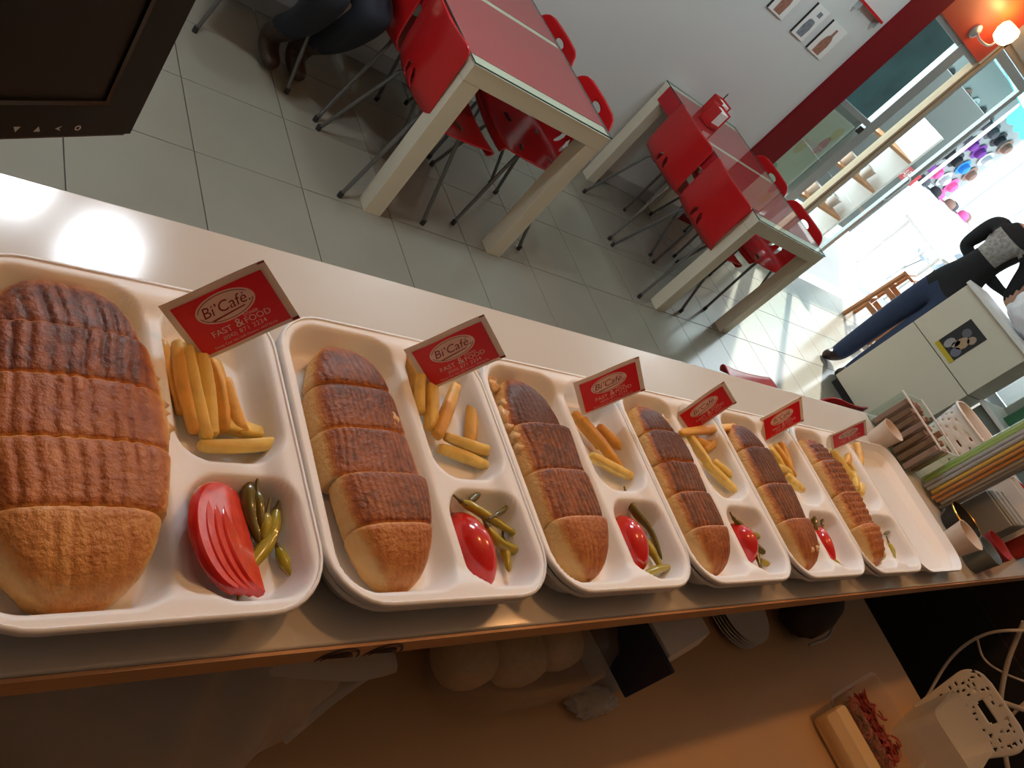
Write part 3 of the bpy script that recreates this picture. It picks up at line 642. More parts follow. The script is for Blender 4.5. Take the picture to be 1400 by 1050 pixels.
# ------------------------------------------------------------------ black monitor
def monitor():
    c = CAM + ray(168, 172).normalized() * .52                # lower right corner of the casing
    ang = math.atan2(.51, .86)
    t = thing('monitor', 'switched-off black flat monitor with touch-button marks at the left end of the bar', 'monitor', (c.x, c.y, ZC), ang)
    h = c.z - ZC; W_, H_ = .40, .30
    MB().box((-W_, -.002, h), (0, .035, h + H_), bev=.006).build('casing', m_black, t)
    MB().box((-W_, -.0065, h + .0005), (0, -.0022, h + H_ - .0005)).build('bezel_plate', m_black, t, smooth=False)
    MB().box((-W_ + .002, -.0062, h - .0012), (-.003, .020, h + .0002), bev=.0005).build('bottom_edge', m_warmtint, t)
    MB().box((-W_ + .024, -.0085, h + .0235), (-.0245, -.0066, h + .0262)).box((-.0270, -.0085, h + .0262), (-.0245, -.0066, h + H_ - .02)).build('screen_rim', mat('gloss_black', (.004, .004, .004), .25), t, smooth=False)
    MB().box((-W_ + .024, -.0072, h + .0262), (-.0270, -.0066, h + H_ - .02)).build('screen', m_screen, t, smooth=False)
    y = -.0069; z0 = h + .0062
    for k, x in enumerate((-.0345, -.0455, -.0565, -.0675, -.0785)):
        mb = MB(); s = .0018
        if k == 0: mb.rings([[(x + r * math.cos(2 * PI * q / 12), y, z0 + r * math.sin(2 * PI * q / 12)) for q in range(12)] for r in (s, s * .55)], False, False)
        if k == 1: mb.add([(x - s, y, z0), (x + s, y, z0 + s), (x + s * .2, y, z0), (x + s, y, z0 - s)], [(0, 3, 2), (0, 2, 1)])
        if k == 2: mb.add([(x - s, y, z0 - s), (x + s, y, z0 - s), (x, y, z0 + s)], [(0, 1, 2)])
        if k == 3: mb.add([(x - s, y, z0 + s), (x + s, y, z0 + s), (x, y, z0 - s)], [(0, 2, 1)])
        if k == 4: put_text(mb, 'M', .004, x, z0, y)
        mb.build('button_mark', m_mark, t, smooth=False)
    MB().box((-W_ / 2 - .03, .035, h + .06), (-W_ / 2 + .03, .06, h + .2), bev=.004).box((-W_ / 2 - .025, .05, .012), (-W_ / 2 + .025, .07, h + .2), bev=.004).build('stand_arm', m_black, t)
    MB().rings([rrect(-W_ / 2 - .11, -W_ / 2 + .11, -.02, .13, .03, o_, z_) for o_, z_ in ((0, 0), (0, .008), (-.006, .012))]).build('stand_foot', m_black, t)
monitor()

# ------------------------------------------------------------------ tables
def dining_table(x0, x1, y0, y1, name_tail, idx):
    H = .736
    t = thing('dining_table', f'cream square-legged dining table under red runners and a glass sheet, {name_tail}', 'table', ((x0 + x1) / 2, (y0 + y1) / 2, 0), group='cream dining tables')
    hx, hy = (x1 - x0) / 2, (y1 - y0) / 2
    MB().box((-hx, -hy, H - .078), (hx, hy, H - .0075), bev=.002).build('table_top', m_cream, t)
    for sx in (-1, 1):
        for sy in (-1, 1):
            a, b_ = sx * hx, sx * (hx - .078); c, d = sy * hy, sy * (hy - .078)
            MB().box((min(a, b_) + .001 * (sx < 0), min(c, d) + .001 * (sy < 0), 0), (max(a, b_) - .001 * (sx > 0), max(c, d) - .001 * (sy > 0), H - .0782), bev=.002).build('leg', m_cream, t)
    g = MB().box((-hx - .001, -hy - .001, H - .0040), (hx + .001, hy + .001, H)); o = g.build('glass_sheet', m_glass, t, smooth=False)
    e = MB()
    MB().tube([(-hx - .0018, -hy - .0018, H - .0022), (hx + .0018, -hy - .0018, H - .0022), (hx + .0018, hy, H - .0022), (-hx - .0018, hy, H - .0022), (-hx - .0018, -hy - .0018, H - .0026)], .0030, 4).build('glass_edge', m_gedge, t)
    for q, (ya, yb, w_) in enumerate(((.070, .600, 'nearer the bar'), (.640, 1.09, 'against the wall'))):
        mb = MB(); zt = H - .0052; n = 14; zz = []
        secs = [(-hx - .0045, H - .105), (-hx - .0042, H - .012), (-hx - .0025, zt - .0005), (-hx + .006, zt)] + [(-hx + 2 * hx * k / n, zt) for k in range(1, n)] + [(hx - .006, zt), (hx + .0025, zt - .0005), (hx + .0042, H - .012), (hx + .0045, H - .105)]
        def lower(sec): return [(x - .0012 * (1 if x > hx else -1 if x < -hx else 0), z - .0010) for x, z in sec]
        rs = []
        for y in (ya - hy, yb - hy):
            rs.append([(x, y, z) for x, z in secs] + [(x, y, z) for x, z in reversed(lower(secs))])
        mb.rings(rs); o = mb.build('table_runner', m_cloth); o.location = ((x0 + x1) / 2, (y0 + y1) / 2, 0)
        tag(o, f'red table runner under the glass of the table {name_tail}, {w_}', 'table runner', 'red table runners')
dining_table(.662, 1.392, -.015, 1.135, 'with the seated person', 0)
dining_table(2.592, 3.335, -.005, 1.135, 'with the napkin holders', 1)

# ------------------------------------------------------------------ chairs
def chair_shell(square=False):
    prof = [(.205, .395), (.215, .415), (.195, .430), (.08, .424), (-.06, .424), (-.135, .435), (-.170, .470), (-.180, .53), (-.184, .61), (-.187, .69), (-.189, .750)]
    P = catmull([(x, 0, z) for x, z in prof], 8); Ls = [0]
    for a, b_ in zip(P, P[1:]): Ls.append(Ls[-1] + (b_ - a).length)
    LT = Ls[-1]
    def at(s):
        d = s * LT
        for k in range(len(P) - 1):
            if Ls[k + 1] >= d - 1e-9: f = (d - Ls[k]) / (Ls[k + 1] - Ls[k]); return P[k].lerp(P[k + 1], f)
        return P[-1]
    ns, nq = 84, 44
    sb = 1 - .34 / LT                                # where the back starts
    def hw(s):
        d = s * LT; e = LT - d                        # distance from the top edge
        w_ = .200 + .008 * math.sin(PI * min(1, s / sb))
        if s < .12: w_ *= .88 + .12 * math.sqrt(max(0, 1 - (1 - s / .12) ** 2))
        r_, k_ = (.028, .86) if square else (.085, .60)
        if e < r_: w_ *= k_ + (1 - k_) * math.sqrt(max(0, 1 - (1 - e / r_) ** 2))
        return w_
    holes = ([] if square else [(0, LT - .050, .040, .017, 0)]) + [(-.030, LT - .262, .013, .038, .25), (.030, LT - .262, .013, .038, -.25)]
    def hs_(a, d):
        best = 9; bi = None
        for k, (ca, cd_, ra, rd, rot) in enumerate(holes):
            x, y = a - ca, d - cd_; x, y = x * math.cos(rot) - y * math.sin(rot), x * math.sin(rot) + y * math.cos(rot)
            v = math.hypot(x / ra, y / rd)
            if v < best: best = v; bi = (k, x, y, ra, rd, rot, ca, cd_)
        return best, bi
    vs = []; ok = {}
    for i in range(ns + 1):
        for j in range(nq + 1):
            s = i / ns; q = 2 * j / nq - 1; a = q * hw(s); d = s * LT; v, bi = hs_(a, d); cell = .010
            keep = True
            if bi:
                k, x, y, ra, rd, rot, ca, cd_ = bi; dist = (v - 1) * min(ra, rd)
                if dist < -.0045: keep = False
                elif dist < .0045 and v > .2:
                    x /= v; y /= v; a = ca + x * math.cos(-rot) - y * math.sin(-rot); d = cd_ + x * math.sin(-rot) + y * math.cos(-rot)
            p = at(min(1, max(0, d / LT))); qq = a / .19; back = sstep((d / LT - sb + .08) / .16)
            z = p.z + (1 - back) * (.012 * qq * qq - .006); x_ = p.x + back * .030 * qq * qq
            vs.append((x_, a, z)); ok[(i, j)] = keep
    fs = []
    for i in range(ns):
        for j in range(nq):
            c4 = [(i, j), (i + 1, j), (i + 1, j + 1), (i, j + 1)]
            if all(ok[c] for c in c4): fs.append([c[0] * (nq + 1) + c[1] for c in c4])
    mb = MB(); mb.add(vs, fs); bm = bmesh.new(); me = mb.mesh('seat_shell', m_chred, True, 60)
    bm.from_mesh(me); bmesh.ops.delete(bm, geom=[v for v in bm.verts if not v.link_faces], context='VERTS'); bm.to_mesh(me); bm.free()
    return me
shell_me = chair_shell(); shell_sq = chair_shell(True)
def leg_mesh(sx, sy):
    top = Vector((.10 * sx - .02, .13 * sy, .425)); foot = Vector((.16 if sx > 0 else -.24, .195 * sy, 0))
    mb = MB(); mb.tube(catmull([top + Vector((-.02 * sx, -.05 * sy, -.002)), top + Vector((0, 0, -.008)), top.lerp(foot, .25), foot + Vector((0, 0, .006))], 5), .0085, 8); return mb.mesh('leg', m_chrome)
legs_me = [leg_mesh(a, b_) for a in (1, -1) for b_ in (1, -1)]
cap_me = [MB().lathe([(.011, 0), (.011, .022), (.009, .026)], 10, (.16 if a > 0 else -.24, .195 * b_, 0)).mesh('foot_cap', m_rubber) for a in (1, -1) for b_ in (1, -1)]
def chair(x, y, rz, lab, sh=None):
    t = thing('red_chair', lab, 'chair', (x, y, 0), rz, group='red plastic chairs')
    o = link('seat_shell', sh or shell_me, t); md = o.modifiers.new('thick', 'SOLIDIFY'); md.thickness = .005; md.offset = 0
    for l, c in zip(legs_me, cap_me): q = link('leg', l, t); link('foot_cap', c, q)
    return t
chair(.800, .225, .02, 'red plastic chair with slotted back, tucked under the table behind the seated person', shell_sq)
chair(.798, .66, -.02, 'red plastic chair with slotted back between the seated person and the wall', shell_sq)
chair(1.325, .30, PI - .03, 'red plastic chair with oval hole, across the seated person\'s table, nearer the bar')
chair(1.325, .75, PI + .03, 'red plastic chair with oval hole, across the seated person\'s table, nearer the wall')
chair(2.712, .25, .0, 'red plastic chair facing the street door, nearer the bar, at the napkin-holder table', shell_sq)
chair(2.714, .70, .02, 'red plastic chair facing the street door, nearer the wall, at the napkin-holder table', shell_sq)
chair(3.365, .365, PI + .04, 'red plastic chair on the door side of the napkin-holder table, nearer the bar')
chair(3.370, .80, PI - .02, 'red plastic chair on the door side of the napkin-holder table, nearer the red pillar')
chair(2.19, -1.03, PI / 2, 'single red plastic chair standing with its back against the bar counter')
# ------------------------------------------------------------------ napkin holders
def napkin_holder(x, y, rz, lab):
    t = thing('napkin_holder', lab, 'napkin holder', (x, y, .736), rz, group='red napkin holders'); red = m_chred
    MB().box((-.055, -.045, 0), (.055, .045, .008), bev=.003).build('base', red, t)
    MB().box((-.055, .037, .008), (.055, .045, .115), bev=.003).build('back_wall', red, t)
    MB().box((-.055, -.045, .0085), (-.047, .0365, .115), bev=.003).build('side_wall', red, t); MB().box((.047, -.045, .0085), (.055, .0365, .115), bev=.003).build('side_wall', red, t)
    MB().box((-.046, -.040, .0085), (.046, .036, .105), bev=.004).build('napkins', m_paper, t)
    MB().box((-.046, -.047, .0085), (.046, -.0405, .03), bev=.002).build('front_lip', red, t)
napkin_holder(2.80, .865, .1, 'red napkin holder with white napkins, the one nearer the bar')
napkin_holder(2.94, 1.02, .15, 'red napkin holder with white napkins, the one nearer the wall')
t = thing('pen', 'dark pen leaning up out of the napkin holder by the wall', 'pen', (2.99, 1.075, .736)); MB().tube([(0, 0, .005), (.008, .006, .14), (.0085, .0064, .15)], [.004, .004, .0015], 8).build('pen_barrel', m_rubber, t); MB().tube([(.0095, .003, .09), (.0105, .004, .135)], .0012, 5).build('pen_clip', m_alu, t)

# ------------------------------------------------------------------ wall pictures
def wall_card(us, lab, kind, cat='picture'):
    P = [py(u, v, WY) for u, v in us]; x0, x1 = min(p.x for p in P), max(p.x for p in P); z0, z1 = min(p.z for p in P), max(p.z for p in P)
    t = thing('wall_picture', lab, cat, ((x0 + x1) / 2, WY, (z0 + z1) / 2), group='small pictures on the wall'); hx, hz = (x1 - x0) / 2, (z1 - z0) / 2
    MB().box((-hx, -.012, -hz), (hx, 0, hz), bev=.001).build('card', m_paper, t)
    MB().box((-hx - .004, -.014, -hz), (-hx - .0002, 0, hz)).build('dark_edge', m_rubber, t, smooth=False)
    ink = mat('picture_ink', (.20, .22, .25) if kind == 0 else (.34, .15, .10), .6, noise=.6, scale=60)
    pr = [(.0, -.9), (.55, -.9), (.6, -.2), (.45, .15), (.18, .35), (.16, .75), (0, .75)] if kind else [(.0, -.85), (.62, -.85), (.72, -.3), (.6, .1), (.4, .2), (.0, .2)]
    L_ = [(x * hx * .8, -.0125, z * hz) for x, z in pr] + [(-x * hx * .8, -.0125, z * hz) for x, z in reversed(pr)]
    MB().add(L_, [tuple(range(len(L_)))]).build('printed_shape', ink, t, smooth=False)
    if kind == 0: MB().box((-hx * .1, -.0128, hz * .45), (hx * .45, -.0122, hz * .75)).build('printed_mark', ink, t, smooth=False)
wall_card([(1080, 42), (1098, 52), (1117, 5), (1128, 12)], 'small white wall card with a grey drawing, between two other wall pictures', 0)
wall_card([(1108, 70), (1122, 78), (1138, 28), (1153, 40)], 'narrow wall picture of a red-brown bottle beside the red pillar', 1)
wall_card([(1052, 12), (1075, 18), (1085, -30), (1105, -20)], 'beige and red wall picture furthest from the red pillar', 1)
t = thing('wall_shelf', 'thin red shelf strip high on the wall near the pillar', 'shelf', (3.43, WY, 1.70))
MB().box((-.13, -.05, -.008), (.13, 0, .008), bev=.002).build('board', m_chred, t); MB().box((-.12, -.04, -.05), (-.11, 0, -.0082)).build('bracket', m_alu, t, smooth=False); MB().box((.11, -.04, -.05), (.12, 0, -.0082)).build('bracket', m_alu, t, smooth=False)

# ------------------------------------------------------------------ people
def skin_body(name, parent, verts, edges, mats, pick, sub=2, root=0):
    me = bpy.data.meshes.new(name); me.from_pydata([v[0] for v in verts], edges, []); o = bpy.data.objects.new(name, me); COL.objects.link(o)
    sk = o.modifiers.new('skin', 'SKIN'); sk.use_smooth_shade = True
    for k, v in enumerate(verts):
        r = v[1]; me.skin_vertices[0].data[k].radius = r if isinstance(r, tuple) else (r, r)
    me.skin_vertices[0].data[root].use_root = True
    ss = o.modifiers.new('sub', 'SUBSURF'); ss.levels = sub; ss.render_levels = sub
    dg = bpy.context.evaluated_depsgraph_get(); dg.update(); m2 = bpy.data.meshes.new_from_object(o.evaluated_get(dg)); bpy.data.objects.remove(o)
    m2.materials.clear()
    for q in mats: m2.materials.append(q)
    for p in m2.polygons: p.material_index = pick(p.center); p.use_smooth = True
    return link(name, m2, parent)
m_jean = mat('blue_denim', (.020, .035, .085), .8, noise=.25, scale=60, bump=.2, bscale=300, bdist=.002)
m_coat = mat('black_cloth', (.008, .008, .010), .85, noise=.3, scale=40)
m_skin = mat('skin', (.55, .32, .22), .5, sss=.1)
m_shoe = mat('brown_shoe', (.045, .026, .018), .5)
m_navy = mat('dark_navy_trousers', (.010, .014, .024), .85, noise=.3, scale=40)
m_hair = mat('dark_hair', (.02, .014, .01), .6)
def hand_chain(V, E, wrist, wi, d, side, curl=.4):
    """palm and five fingers appended to a skin skeleton; d = direction of the fingers, side = thumb side"""
    d = d.normalized(); side = side.normalized(); nrm = d.cross(side).normalized()
    p = len(V); V.append((wrist + d * .05, (.036, .018))); E.append((wi, p))
    for k, (off, ln) in enumerate(((.028, .070), (.010, .078), (-.009, .073), (-.027, .058))):
        a = wrist + d * .095 + side * off; i0 = len(V)
        V.append((a, .0095)); V.append((a + d * ln * .5 + nrm * ln * .15 * curl, .0085)); V.append((a + d * ln * .85 + nrm * ln * .55 * curl, .0072)); E.extend([(p, i0), (i0, i0 + 1), (i0 + 1, i0 + 2)])
    i0 = len(V); V.append((wrist + d * .04 + side * .042, .0105)); V.append((wrist + d * .075 + side * .058, .0090)); E.extend([(p, i0), (i0, i0 + 1)])
def standing_person():
    x, y = 4.93, .05
    t = thing('person', 'person in blue jeans and black top standing behind the cream cabinet', 'person', (x, y, 0))
    V = [(Vector((0, 0, .96)), (.15, .11)), (Vector((0, 0, 1.15)), (.145, .105)), (Vector((.01, .0, 1.34)), (.17, .11)), (Vector((.01, 0, 1.47)), (.12, .08)), (Vector((.02, 0, 1.53)), .055), (Vector((.01, -.01, 1.60)), (.075, .085)), (Vector((0, -.01, 1.70)), (.078, .09))]
    E = [(0, 1), (1, 2), (2, 3), (3, 4), (4, 5), (5, 6)]
    for s in (-1, 1):
        k = len(V); ly = .09 * s - .02
        V += [(Vector((.0, ly, .86)), .105), (Vector((-.02, ly, .50)), .085), (Vector((-.01, ly, .28)), .078), (Vector((.0, ly, .10)), .072), (Vector((-.03, ly, .05)), .056), (Vector((-.15, ly, .035)), (.04, .03))]
        E += [(0, k)] + [(k + q, k + q + 1) for q in range(5)]
        k = len(V); V += [(Vector((.01, .19 * s, 1.42)), .065), (Vector((.05, .25 * s - .04, 1.18)), .052), (Vector((.10, .12 * s - .24, 1.17)), .042), (Vector((.11, .10 * s - .30, 1.18)), .027)]
        E += [(3, k)] + [(k + q, k + q + 1) for q in range(3)]
        hand_chain(V, E, Vector((.11, .10 * s - .30, 1.18)), k + 3, Vector((0, -1, .1)), Vector((-.8 * s, 0, .5)))
    def pick(c):
        if c.y < -.29 and c.z > .95: return 3
        if c.z > 1.52: return 3
        if c.x < -.03 and 1.24 < c.z < 1.43 and -.13 < c.y < .10: return 4
        if c.z < .085: return 2
        return 0 if c.z < .90 else 1
    b_ = skin_body('body', t, [(v, r) for v, r in V], E, [m_jean, m_coat, m_shoe, m_skin, mat('grey_patterned_print', (.30, .28, .26), .7, noise=.9, scale=45)], pick)
    blob([(0, .005, 1.725)], [(.095, .10, .085)], 'hair', t, m_hair, 2, .05)
    blob([(-.085, .035, 1.665)], [(.008, .014, .009)], 'eye', t, m_rubber, 2, 0); blob([(-.085, -.04, 1.665)], [(.008, .014, .009)], 'eye', t, m_rubber, 2, 0)
    blob([(-.098, -.003, 1.635)], [(.018, .014, .02)], 'nose', t, m_skin, 2, 0); blob([(-.086, -.003, 1.597)], [(.008, .024, .006)], 'mouth', t, mat('lips', (.40, .12, .10), .5), 2, 0)
standing_person()
def seated_person():
    bx, by = .40, .80
    t = thing('person', 'person in dark navy trousers and brown boots sitting at the table corner', 'person', (bx, by, 0), 0)
    V = [(Vector((.0, .0, .56)), (.17, .13)), (Vector((.0, .03, .78)), (.15, .12)), (Vector((.0, .03, 1.0)), (.17, .11)), (Vector((.0, .02, 1.12)), (.11, .08)), (Vector((.0, .0, 1.19)), .055), (Vector((.0, -.02, 1.26)), .08), (Vector((.0, -.02, 1.36)), .085)]
    E = [(0, 1), (1, 2), (2, 3), (3, 4), (4, 5), (5, 6)]
    for s, kn, ft in ((1, Vector((.13, -.34, .52)), Vector((.09, -.02, .06))), (-1, Vector((-.06, -.36, .52)), Vector((-.03, -.02, .06)))):
        k = len(V); V += [(Vector((.085 * s, -.05, .54)), .098), (kn, .088), (kn.lerp(ft, .45) + Vector((0, -.02, 0)), .060), (ft + Vector((0, .02, .05)), .050), (ft, .046), (ft + Vector((.01, -.12, -.02)), (.042, .032))]
        E += [(0, k)] + [(k + q, k + q + 1) for q in range(5)]
        k = len(V); V += [(Vector((.19 * s, .02, 1.06)), .062), (Vector((.205 * s, .03, .82)), .047), (Vector((.18 * s, -.16, .70)), .038), (Vector((.15 * s, -.22, .68)), .026)]
        E += [(3, k)] + [(k + q, k + q + 1) for q in range(3)]
        hand_chain(V, E, Vector((.15 * s, -.22, .68)), k + 3, Vector((0, -1, -.2)), Vector((-1.0 * s, 0, .1)))
    skin_body('body', t, V, E, [m_navy, m_coat, m_shoe, m_skin], lambda c: 2 if c.z < .20 else 3 if (c.z > 1.2 or (c.y < -.20 and c.z > .63)) else 0 if c.z < .66 else 1)
    blob([(.0, .01, 1.40)], [(.10, .10, .08)], 'hair', t, m_hair, 2, .05)
    for x in (-.036, .036): blob([(x, -.102, 1.33)], [(.014, .008, .009)], 'eye', t, m_rubber, 2, 0)
    blob([(0, -.112, 1.30)], [(.014, .018, .02)], 'nose', t, m_skin, 2, 0); blob([(0, -.098, 1.26)], [(.024, .008, .006)], 'mouth', t, mat('lips_b', (.40, .12, .10), .5), 2, 0)
    c = chair(.40, .62, PI + .0, 'red plastic chair that the seated person in dark trousers sits on'); c.location = (.33, .81, 0); c.rotation_euler.z = math.atan2(-.92, -.39)
seated_person()

# ------------------------------------------------------------------ cream cabinet and display by the door
CX = 4.62
t = thing('cream_cabinet', 'tall cream counter cabinet with a picture sticker, by the standing person', 'cabinet', (CX, -.435, 0))
MB().box((0, -.305, .06), (.30, .305, .685), bev=.002).build('lower_panel', m_cream, t); MB().box((0, -.305, .691), (.30, .305, 1.085), bev=.002).build('upper_panel', m_cream, t)
MB().box((.03, -.29, 0), (.29, .29, .0598)).build('plinth', m_rubber, t, smooth=False)
MB().box((-.03, -.305, 1.0855), (.33, .31, 1.115), bev=.003).build('counter_top', m_white, t)
t = thing('picture_sticker', 'dark picture sticker with a yellow lower edge on the cream cabinet', 'sticker', (CX - .0006, -.42, .845)); 
MB().box((-.002, -.085, -.13), (0, .085, .13)).build('sheet', m_rubber, t, smooth=False)
MB().box((-.003, -.085, -.13), (-.0021, .085, -.10)).build('yellow_band', mat('yellow_print', (.6, .45, .02), .5), t, smooth=False)
for k, (a, b_, w_, h_, c) in enumerate(((-.02, .0, .035, .05, (.45, .30, .18)), (.03, -.055, .028, .04, (.35, .33, .33)), (-.045, -.06, .03, .035, (.16, .16, .22)), (.02, .06, .03, .03, (.12, .12, .14)), (-.04, .055, .025, .03, (.38, .28, .2)), (.0, -.03, .018, .03, (.5, .42, .35)))):
    MB().add([(-.0032, a + w_ * math.cos(q * PI / 5), b_ + h_ * math.sin(q * PI / 5)) for q in range(10)], [tuple(range(10))]).build('printed_patch', mat('print_%d' % k, c, .5), t, smooth=False)
t = thing('display_counter', 'grey-green counter unit with glass front beside the cream cabinet', 'counter', (4.78, -1.26, 0))
mg = mat('grey_green_panel', (.22, .26, .23), .45)
MB().box((0, -.45, .28), (.5, .47, .70), bev=.003).build('body', mg, t); MB().box((.03, -.43, 0), (.48, .46, .2798)).build('plinth', m_rubber, t, smooth=False)
MB().box((-.05, -.47, .7005), (.52, .48, .725), bev=.003).build('shelf', m_white, t); MB().box((-.02, -.45, .7255), (-.012, .47, 1.08)).build('glass_front', m_glass, t, smooth=False)
MB().box((.05, -.47, 1.0805), (.52, .48, 1.10), bev=.003).build('top_shelf', m_white, t); MB().box((.40, -.45, .7255), (.50, .47, 1.0802)).build('back_panel', m_alu, t, smooth=False)
for k, (y, c) in enumerate(((.30, (.02, .16, .06)), (.15, (.10, .03, .02)), (-.02, (.35, .36, .38)))):
    o = MB().rings([rrect(-.05, .05, -.05, .05, .012, o_, z_) for o_, z_ in ((0, 0), (0, .15), (-.006, .165))]).build('food_carton', mat('carton_%d' % k, c, .5)); o.location = (4.98, -1.25 + y, .7257)
    tag(o, ['dark green carton', 'dark brown carton', 'silver-grey carton'][k] + ' behind the glass of the display counter', 'carton')
def crumpled(name, c, r, mt, lab, cat, seed, amp=.16, sub=4, base=None):
    rnd = random.Random(seed); ph = [(Vector((rnd.uniform(-1, 1), rnd.uniform(-1, 1), rnd.uniform(-1, 1))).normalized() * rnd.uniform(3, 9), rnd.uniform(0, 6)) for _ in range(9)]
    bm = bmesh.new(); bmesh.ops.create_icosphere(bm, subdivisions=sub, radius=1)
    for v in bm.verts:
        k = sum(abs(math.sin(v.co.dot(d) + p)) for d, p in ph) / 9 - .6; n = v.co.copy(); n = Vector((math.copysign(abs(n.x) ** .8, n.x), math.copysign(abs(n.y) ** .8, n.y), math.copysign(abs(n.z) ** .8, n.z)))
        v.co = Vector((n.x * r[0], n.y * r[1], max(-1, n.z) * r[2])) * (1 + amp * 2 * k)
    mz = min(v.co.z for v in bm.verts)
    for v in bm.verts: v.co.z -= mz
    me = bpy.data.meshes.new(name); bm.to_mesh(me); bm.free(); me.materials.append(mt)
    for p in me.polygons: p.use_smooth = True
    o = link(name, me); o.location = c; tag(o, lab, cat); return o
m_bag = thin('milky_plastic_film', (.9, .9, .9), .3, 1.3, haze=.65, hazecol=(.85, .82, .78))
m_bagw = mat('white_carrier_bag', (.82, .84, .88), .5, noise=.08, scale=8)
crumpled('carrier_bag', (4.80, -.50, 1.1153), (.13, .17, .13), m_bagw, 'crumpled white carrier bag on top of the cream cabinet', 'bag', 4)

# ------------------------------------------------------------------ right end of the bar
def cup(name, x, y, r0, r1, h, mt, lab, cat, inner=None, z=ZC, wall=.0016):
    t = thing(name, lab, cat, (x, y, z))
    MB().lathe([(r0 * .6, 0), (r0, 0), (r0 + (r1 - r0) * .5, h * .5), (r1, h - .002), (r1 + .001, h), (r1 - wall * .4, h), (r1 - wall, h - .003), (r0 - wall, .004), (0.001, .004)], 28, cap1=True).build('cup_wall', mt, t)
    if inner: MB().lathe([(r0 - wall - .0004, .0042), (r1 - wall - .004, h * .55), (.001, h * .55 + .001)], 20).build('contents', inner, t)
    return t
m_pcup = mat('beige_paper_cup', (.72, .58, .47), .6); m_tin = mat('dull_tin', (.22, .26, .26), .4, metal=.5); m_coffee = mat('brown_drink', (.16, .06, .025), .3)
cup('paper_cup', .676, -2.040, .024, .030, .048, m_pcup, 'beige paper cup with brown contents beside the open foam lid', 'cup', m_coffee)
cup('tin_cup', .742, -2.070, .025, .029, .046, m_tin, 'dull grey-teal metal cup at the bar edge beside the paper cup', 'cup')
cup('red_cup', .806, -2.062, .026, .031, .050, mat('dull_red_plastic', (.45, .05, .06), .4), 'dull red plastic cup next to the metal cup', 'cup')
cup('cream_cup', .645, -1.815, .020, .025, .045, m_pcup, 'tall cream cup behind the open foam lid by the acrylic holder', 'cup')
t = cup('black_bowl', .766, -2.000, .028, .040, .034, m_rubber, 'black bowl with a gold rim below the straw bundle', 'bowl')
MB().lathe([(.0406, .0325), (.0416, .0340), (.0406, .0355), (.0398, .0340)], 28, cap0=False, cap1=False).build('gold_rim', mat('gold', (.6, .38, .08), .3, metal=1), t)
# acrylic holder with sugar sticks
t = thing('acrylic_holder', 'clear acrylic holder filled with brown sugar sticks behind the foam boxes', 'holder', (.742, -1.815, ZC), -.1)
for a, b_ in (((-.045, -.07, 0), (.045, .07, .003)), ((-.045, -.07, .0032), (-.042, .07, .085)), ((.042, -.07, .0032), (.045, .07, .085)), ((-.0418, -.07, .0032), (.0418, -.067, .085)), ((-.0418, .067, .0032), (.0418, .07, .085))):
    MB().box(a, b_).build('acrylic_wall', m_glass, t, smooth=False)
MB().box((-.046, -.071, .0835), (-.043, .071, .0870), bev=.0008).build('painted_highlight', m_white, t); MB().box((.043, -.071, .0835), (.046, .071, .0870), bev=.0008).build('painted_highlight', m_white, t)  # white strips paint the highlight along the acrylic's upper edges
m_sug = mat('brown_paper_stick', (.28, .15, .09), .7, noise=.3, scale=60); m_sug2 = mat('pink_paper_stick', (.42, .24, .20), .7)
rnd = random.Random(8); k = 0
for a in range(4):
    for b_ in range(7):
        q = t.matrix_basis @ Vector((-.03 + a * .02, -.054 + b_ * .018, 0)); o = MB().box((-.004, -.006, 0), (.004, .006, .070 + rnd.uniform(0, .012)), bev=.002).build('sugar_stick', [m_sug, m_sug2][k % 3 == 0])
        o.location = (.742 - .03 + a * .02, -1.815 - .054 + b_ * .018, ZC + .0035); tag(o, ('brown' if k % 3 else 'pink') + ' paper sugar stick standing in the clear acrylic holder', 'sugar stick', 'sugar sticks in the acrylic holder'); k += 1
# straws in a clear sleeve
STX, STY = .790, -1.925
t = thing('straw_sleeve', 'tall clear plastic sleeve around the bundle of coloured straws', 'packet', (STX, STY, ZC))
MB().lathe([(.036, .001), (.0400, .004), (.0410, .12), (.0400, .27)], 20, cap1=False).build('film', thin('clear_film', (.93, .94, .93), .15, 1.35, haze=.12, hazecol=(.8, .8, .8)), t)
SCOL = [('lime green', (.30, .48, .06)), ('clear grey', (.42, .44, .46)), ('yellow', (.72, .46, .02)), ('orange', (.62, .26, .03)), ('pale grey', (.50, .48, .45)), ('red', (.55, .03, .05))]
SM = [mat('straw_' + n.replace(' ', '_'), c, .35, sss=.1) for n, c in SCOL]
straw_me = [MB().lathe([(.0038, 0), (.0038, .235), (.0032, .235), (.0032, .01)], 8).mesh('drinking_straw', q) for q in SM]
k = 0
for ring, n in ((0, 1), (.0088, 6), (.0178, 12), (.0268, 18), (.0350, 24)):
    for q in range(n):
        a = 2 * PI * q / n + ring * 40; dx, dy = ring * math.cos(a), ring * math.sin(a); s_ = dy / .035
        ci = 0 if s_ > .55 else 1 if s_ > .1 else 2 if s_ > -.3 else 3 if s_ > -.65 else 4
        if k % 11 == 5: ci = 1
        o = link('drinking_straw', straw_me[ci], None, (STX + dx, STY + dy, ZC + .0045 + .003 * (k % 3))); tag(o, SCOL[ci][0] + ' drinking straw standing in the clear straw sleeve', 'straw', 'drinking straws in the sleeve'); k += 1
